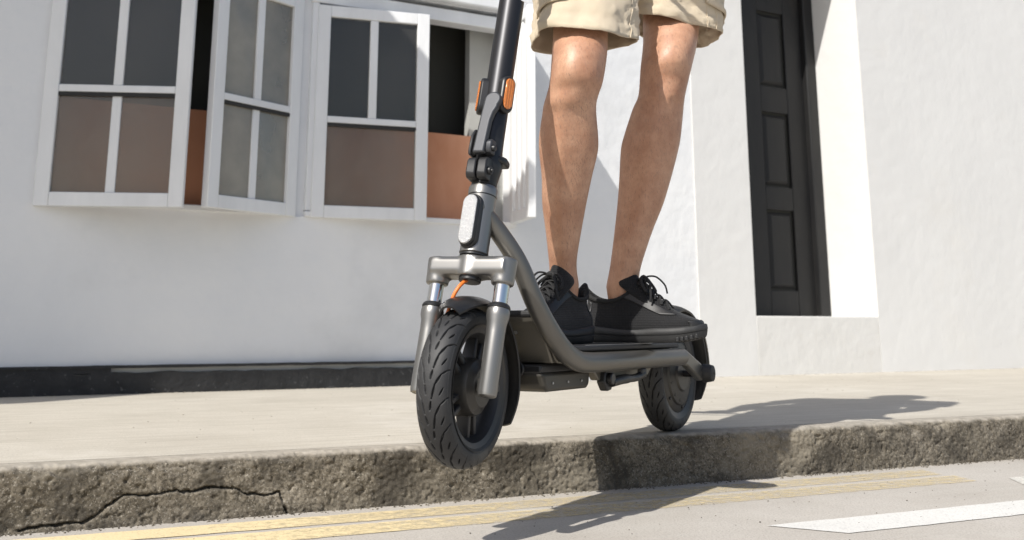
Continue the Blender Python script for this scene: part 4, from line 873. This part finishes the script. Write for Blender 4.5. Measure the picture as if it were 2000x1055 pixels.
def build_shoe(name, h, toe, roll=0, mirror=False, zs=0, pitch=0):
    h = Vector(h); toe = Vector(toe); d = toe - h; ang = math.atan2(d.y, d.x)
    mt = PI_ @ Matrix.Translation(h) @ Matrix.Rotation(ang, 4, 'Z') @ Matrix.Rotation(-pitch, 4, 'Y') @ Matrix.Rotation(roll, 4, 'X')
    S = .885; sg = -1 if mirror else 1
    def tf(p): return (p[0] * S, p[1] * S * sg, (p[2] + toe_spring(p[0])) * S)
    n = 72; m = 22; rings = []
    for i in range(m):
        t = i / (m - 1); ring = [upper_pt(t, 2 * math.pi * k / n) for k in range(n)]; rings.append(ring)
    # light smoothing along the loops
    A_ = np.array([[tuple(p) for p in r] for r in rings])
    for _ in range(5): A_ = .5 * A_ + .25 * np.roll(A_, 1, 1) + .25 * np.roll(A_, -1, 1)
    for _ in range(3): A_[1:-1] = .5 * A_[1:-1] + .25 * A_[:-2] + .25 * A_[2:]
    b = MB(); b.rings([[tf(p) for p in r] for r in A_], cap=False); up = b.build('shoe', M['knit'], person, smooth=0, mesh_fix=True); up.data.polygons.foreach_set('use_smooth', [True] * len(up.data.polygons))
    s2 = up.modifiers.new('solid', 'SOLIDIFY'); s2.thickness = .005; s2.offset = -.8
    up.matrix_local = mt
    # collar roll
    b = MB(); pts = [Vector(tf(p)) for p in A_[-1]]; b.tube(pts + pts[:1], .0042, 8, cap=False); b.build('collar', M['shoe_lining'], up)
    # overlay: eyestay strips, toe cap, heel counter as thin raised shells
    def shell(name, tr, pr, off, m_, nn=14, fn=None):
        G = np.zeros((nn, nn, 3))
        for a in range(nn):
            for c in range(nn):
                t = tr[0] + (tr[1] - tr[0]) * a / (nn - 1); ph = pr[0] + (pr[1] - pr[0]) * c / (nn - 1)
                if fn: t, ph = fn(t, ph, a / (nn - 1), c / (nn - 1))
                fi = max(0, min(1, t)) * (m - 1); i0 = int(fi); fr = fi - i0; fk = (ph / (2 * math.pi) * n) % n; k0 = int(fk); fk -= k0
                q = lambda i_, k_: A_[min(i_, m - 1), k_ % n]
                p = (q(i0, k0) * (1 - fk) + q(i0, k0 + 1) * fk) * (1 - fr) + (q(i0 + 1, k0) * (1 - fk) + q(i0 + 1, k0 + 1) * fk) * fr
                c0 = np.array([min(max(p[0], .05), .22), 0, p[2] - .03]); dn = p - c0; dn /= np.linalg.norm(dn); G[a, c] = tf(p + dn * off)
        o = grid_mesh(G, name, m_, up); s3 = o.modifiers.new('solid', 'SOLIDIFY'); s3.thickness = .002; s3.offset = 0; return o
    for s_ in (1, -1):
        shell('eyestay', (.42, .99), (s_ * .42, s_ * .85), .002, M['shoe_over'], fn=lambda t, p, a, c: (t, p + s_ * .35 * a))
    shell('heel_counter', (.03, .72), (math.pi - .62, math.pi + .62), .002, M['shoe_over'])
    shell('heel_tab', (.72, 1), (math.pi - .30, math.pi + .30), .003, M['shoe_lining'])
    shell('toe_cap', (.0, .20), (-.5, .5), .0015, M['shoe_over'])
    # tongue
    G = np.zeros((14, 13, 3))
    for a in range(14):
        t = (a / 13) ** .8; xc, zc = interp([(0, .205, .077), (.4, .168, .102), (.7, .138, .130), (.88, .124, .150), (1, .119, .172)], t)
        hw = (.022 + .013 * t) * (1 - .45 * max(0, (t - .80) / .2) ** 2)
        for c in range(13):
            s_ = (c - 6) / 6; G[a, c] = tf((xc - .022 * abs(s_) ** 2.2 * (.4 + t), s_ * hw, zc + .001 - .014 * abs(s_) ** 2.2 - .020 * t ** 6 * abs(s_) ** 3))
    o = grid_mesh(G, 'tongue', M['knit'], up); s3 = o.modifiers.new('solid', 'SOLIDIFY'); s3.thickness = .009; s3.offset = 0; b3 = o.modifiers.new('sub', 'SUBSURF'); b3.levels = 1; b3.render_levels = 1
    # laces: crossing bands over the tongue
    ey = [(.208, .077), (.191, .088), (.175, .100), (.159, .113), (.145, .126)]
    hwid = [.017, .019, .021, .022, .023]
    rl = random.Random(5 + (1 if mirror else 0))
    for i in range(len(ey)):
        for s_ in (1, -1):
            j_ = min(i + 1, len(ey) - 1); x0, z0 = ey[i]; x1, z1 = ey[j_]
            if i == len(ey) - 1: x1, z1 = x0 - .004, z0 + .006
            pts = [(x0 + .004, -s_ * hwid[i], z0 - .003), (x0 * .8 + x1 * .2, -s_ * hwid[i] * .5, z0 * .8 + z1 * .2 + .0085), ((x0 + x1) / 2, rl.uniform(-.002, .002), (z0 + z1) / 2 + .011 + (.002 if s_ > 0 else 0)), (x0 * .2 + x1 * .8, s_ * hwid[i] * .5, z0 * .2 + z1 * .8 + .0085), (x1 + .001, s_ * hwid[j_], z1 - .003)]
            b = MB(); b.tube([tf(p) for p in smoothpath(pts, 5)], .0029, 8, flat=.62); b.build('lace', M['lace'], up)
    kx, kz = .140, .143
    b = MB(); b.tube([tf(p) for p in smoothpath([(kx, -.012, kz - .004), (kx + .005, -.004, kz + .004), (kx + .005, .004, kz + .004), (kx, .012, kz - .004)], 4)], .0055, 10); b.build('knot', M['lace'], up)
    for s_ in (1, -1):
        lp = smoothpath([(kx + .003, s_ * .003, kz + .002), (kx + .006, s_ * .018, kz + .004), (kx + .011, s_ * .032, kz - .006), (kx + .020, s_ * .038, kz - .022), (kx + .023, s_ * .031, kz - .028), (kx + .018, s_ * .019, kz - .012), (kx + .006, s_ * .006, kz + .001)], 5)
        b = MB(); b.tube([tf(p) for p in lp], .0030, 8, flat=.6); b.build('lace_loop', M['lace'], up)
        en = smoothpath([(kx + .003, s_ * .002, kz), (kx + .014, s_ * .012, kz + .006), (kx + .028, s_ * .024, kz - .008), (kx + .034, s_ * .034, kz - .036), (kx + .033, s_ * .036, kz - .052)], 5) if s_ > 0 else smoothpath([(kx + .003, -.002, kz + .002), (kx + .012, -.014, kz + .008), (kx + .030, -.020, kz + .006), (kx + .048, -.025, kz - .012), (kx + .053, -.027, kz - .032)], 5)
        b = MB(); b.tube([tf(p) for p in en], .0026, 8, flat=.7); b.build('lace_end', M['lace'], up)
        b = MB(); b.tube([tf(p) for p in en[-3:]], .0018, 8); b.build('aglet', M['bright_edge'], up)
    # sole: midsole with a sculpted side and lugs
    ns = 90; rr = []
    def outline(grow, z, wav=0):
        ring = []
        for k in range(ns):
            ph = 2 * math.pi * k / ns; c = math.cos(ph); x = .1435 + .1495 * c * (1 + grow * 3); xx = min(max(x, -.005), .292); wo, wi = width_at(xx)
            w_ = (wo if math.sin(ph) > 0 else wi) * 1.06 + grow; y = math.copysign(w_, math.sin(ph)) * min(1, abs(math.sin(ph)) * 3.2) ** .6
            zz = z + wav * (.003 * math.sin(x * 30 + 1.2) - .006 * min(1, x / .25) + .004 * max(0, (.03 - x) / .03))
            ring.append(tf((x, y, zz)))
        return ring
    for gx, z, wv in ((-.010, .003, 0), (-.004, .000, 0), (.0, .004, 0), (.002, .010, 0), (.0035, .016, .3), (.001, .0175, .5), (.0035, .020, .6), (.004, .026, 1), (.002, .033, 1), (-.003, .036, 1), (-.02, .034, 1)): rr.append(outline(gx, z, wv))
    b = MB(); b.rings(rr); b.build('sole', M['midsole'], up, smooth=50)
    lg = MB()
    for k in range(4, 9):
        x = .200 + k * .0095; wo, wi = width_at(x)
        for s_ in (1, -1):
            w_ = (wo if s_ > 0 else wi) * 1.03; z = .0005 + toe_spring(x)
            lg.box((x - .0038) * S, (x + .0038) * S, min(s_ * sg * .008, s_ * sg * w_) , max(s_ * sg * .008, s_ * sg * w_), z * S, (z + .010) * S)
    lg.build('tread_lug', M['shoe_over'], up, bevel=.0012)['kind'] = 'stuff'
    return up
build_shoe('r', sw(.424, -.008, .1985), sw(.69, -.030, .1985), pitch=0, mirror=False)
build_shoe('l', sw(.318, -.053, .1985), sw(.306, .21, .1985), pitch=0, mirror=True)
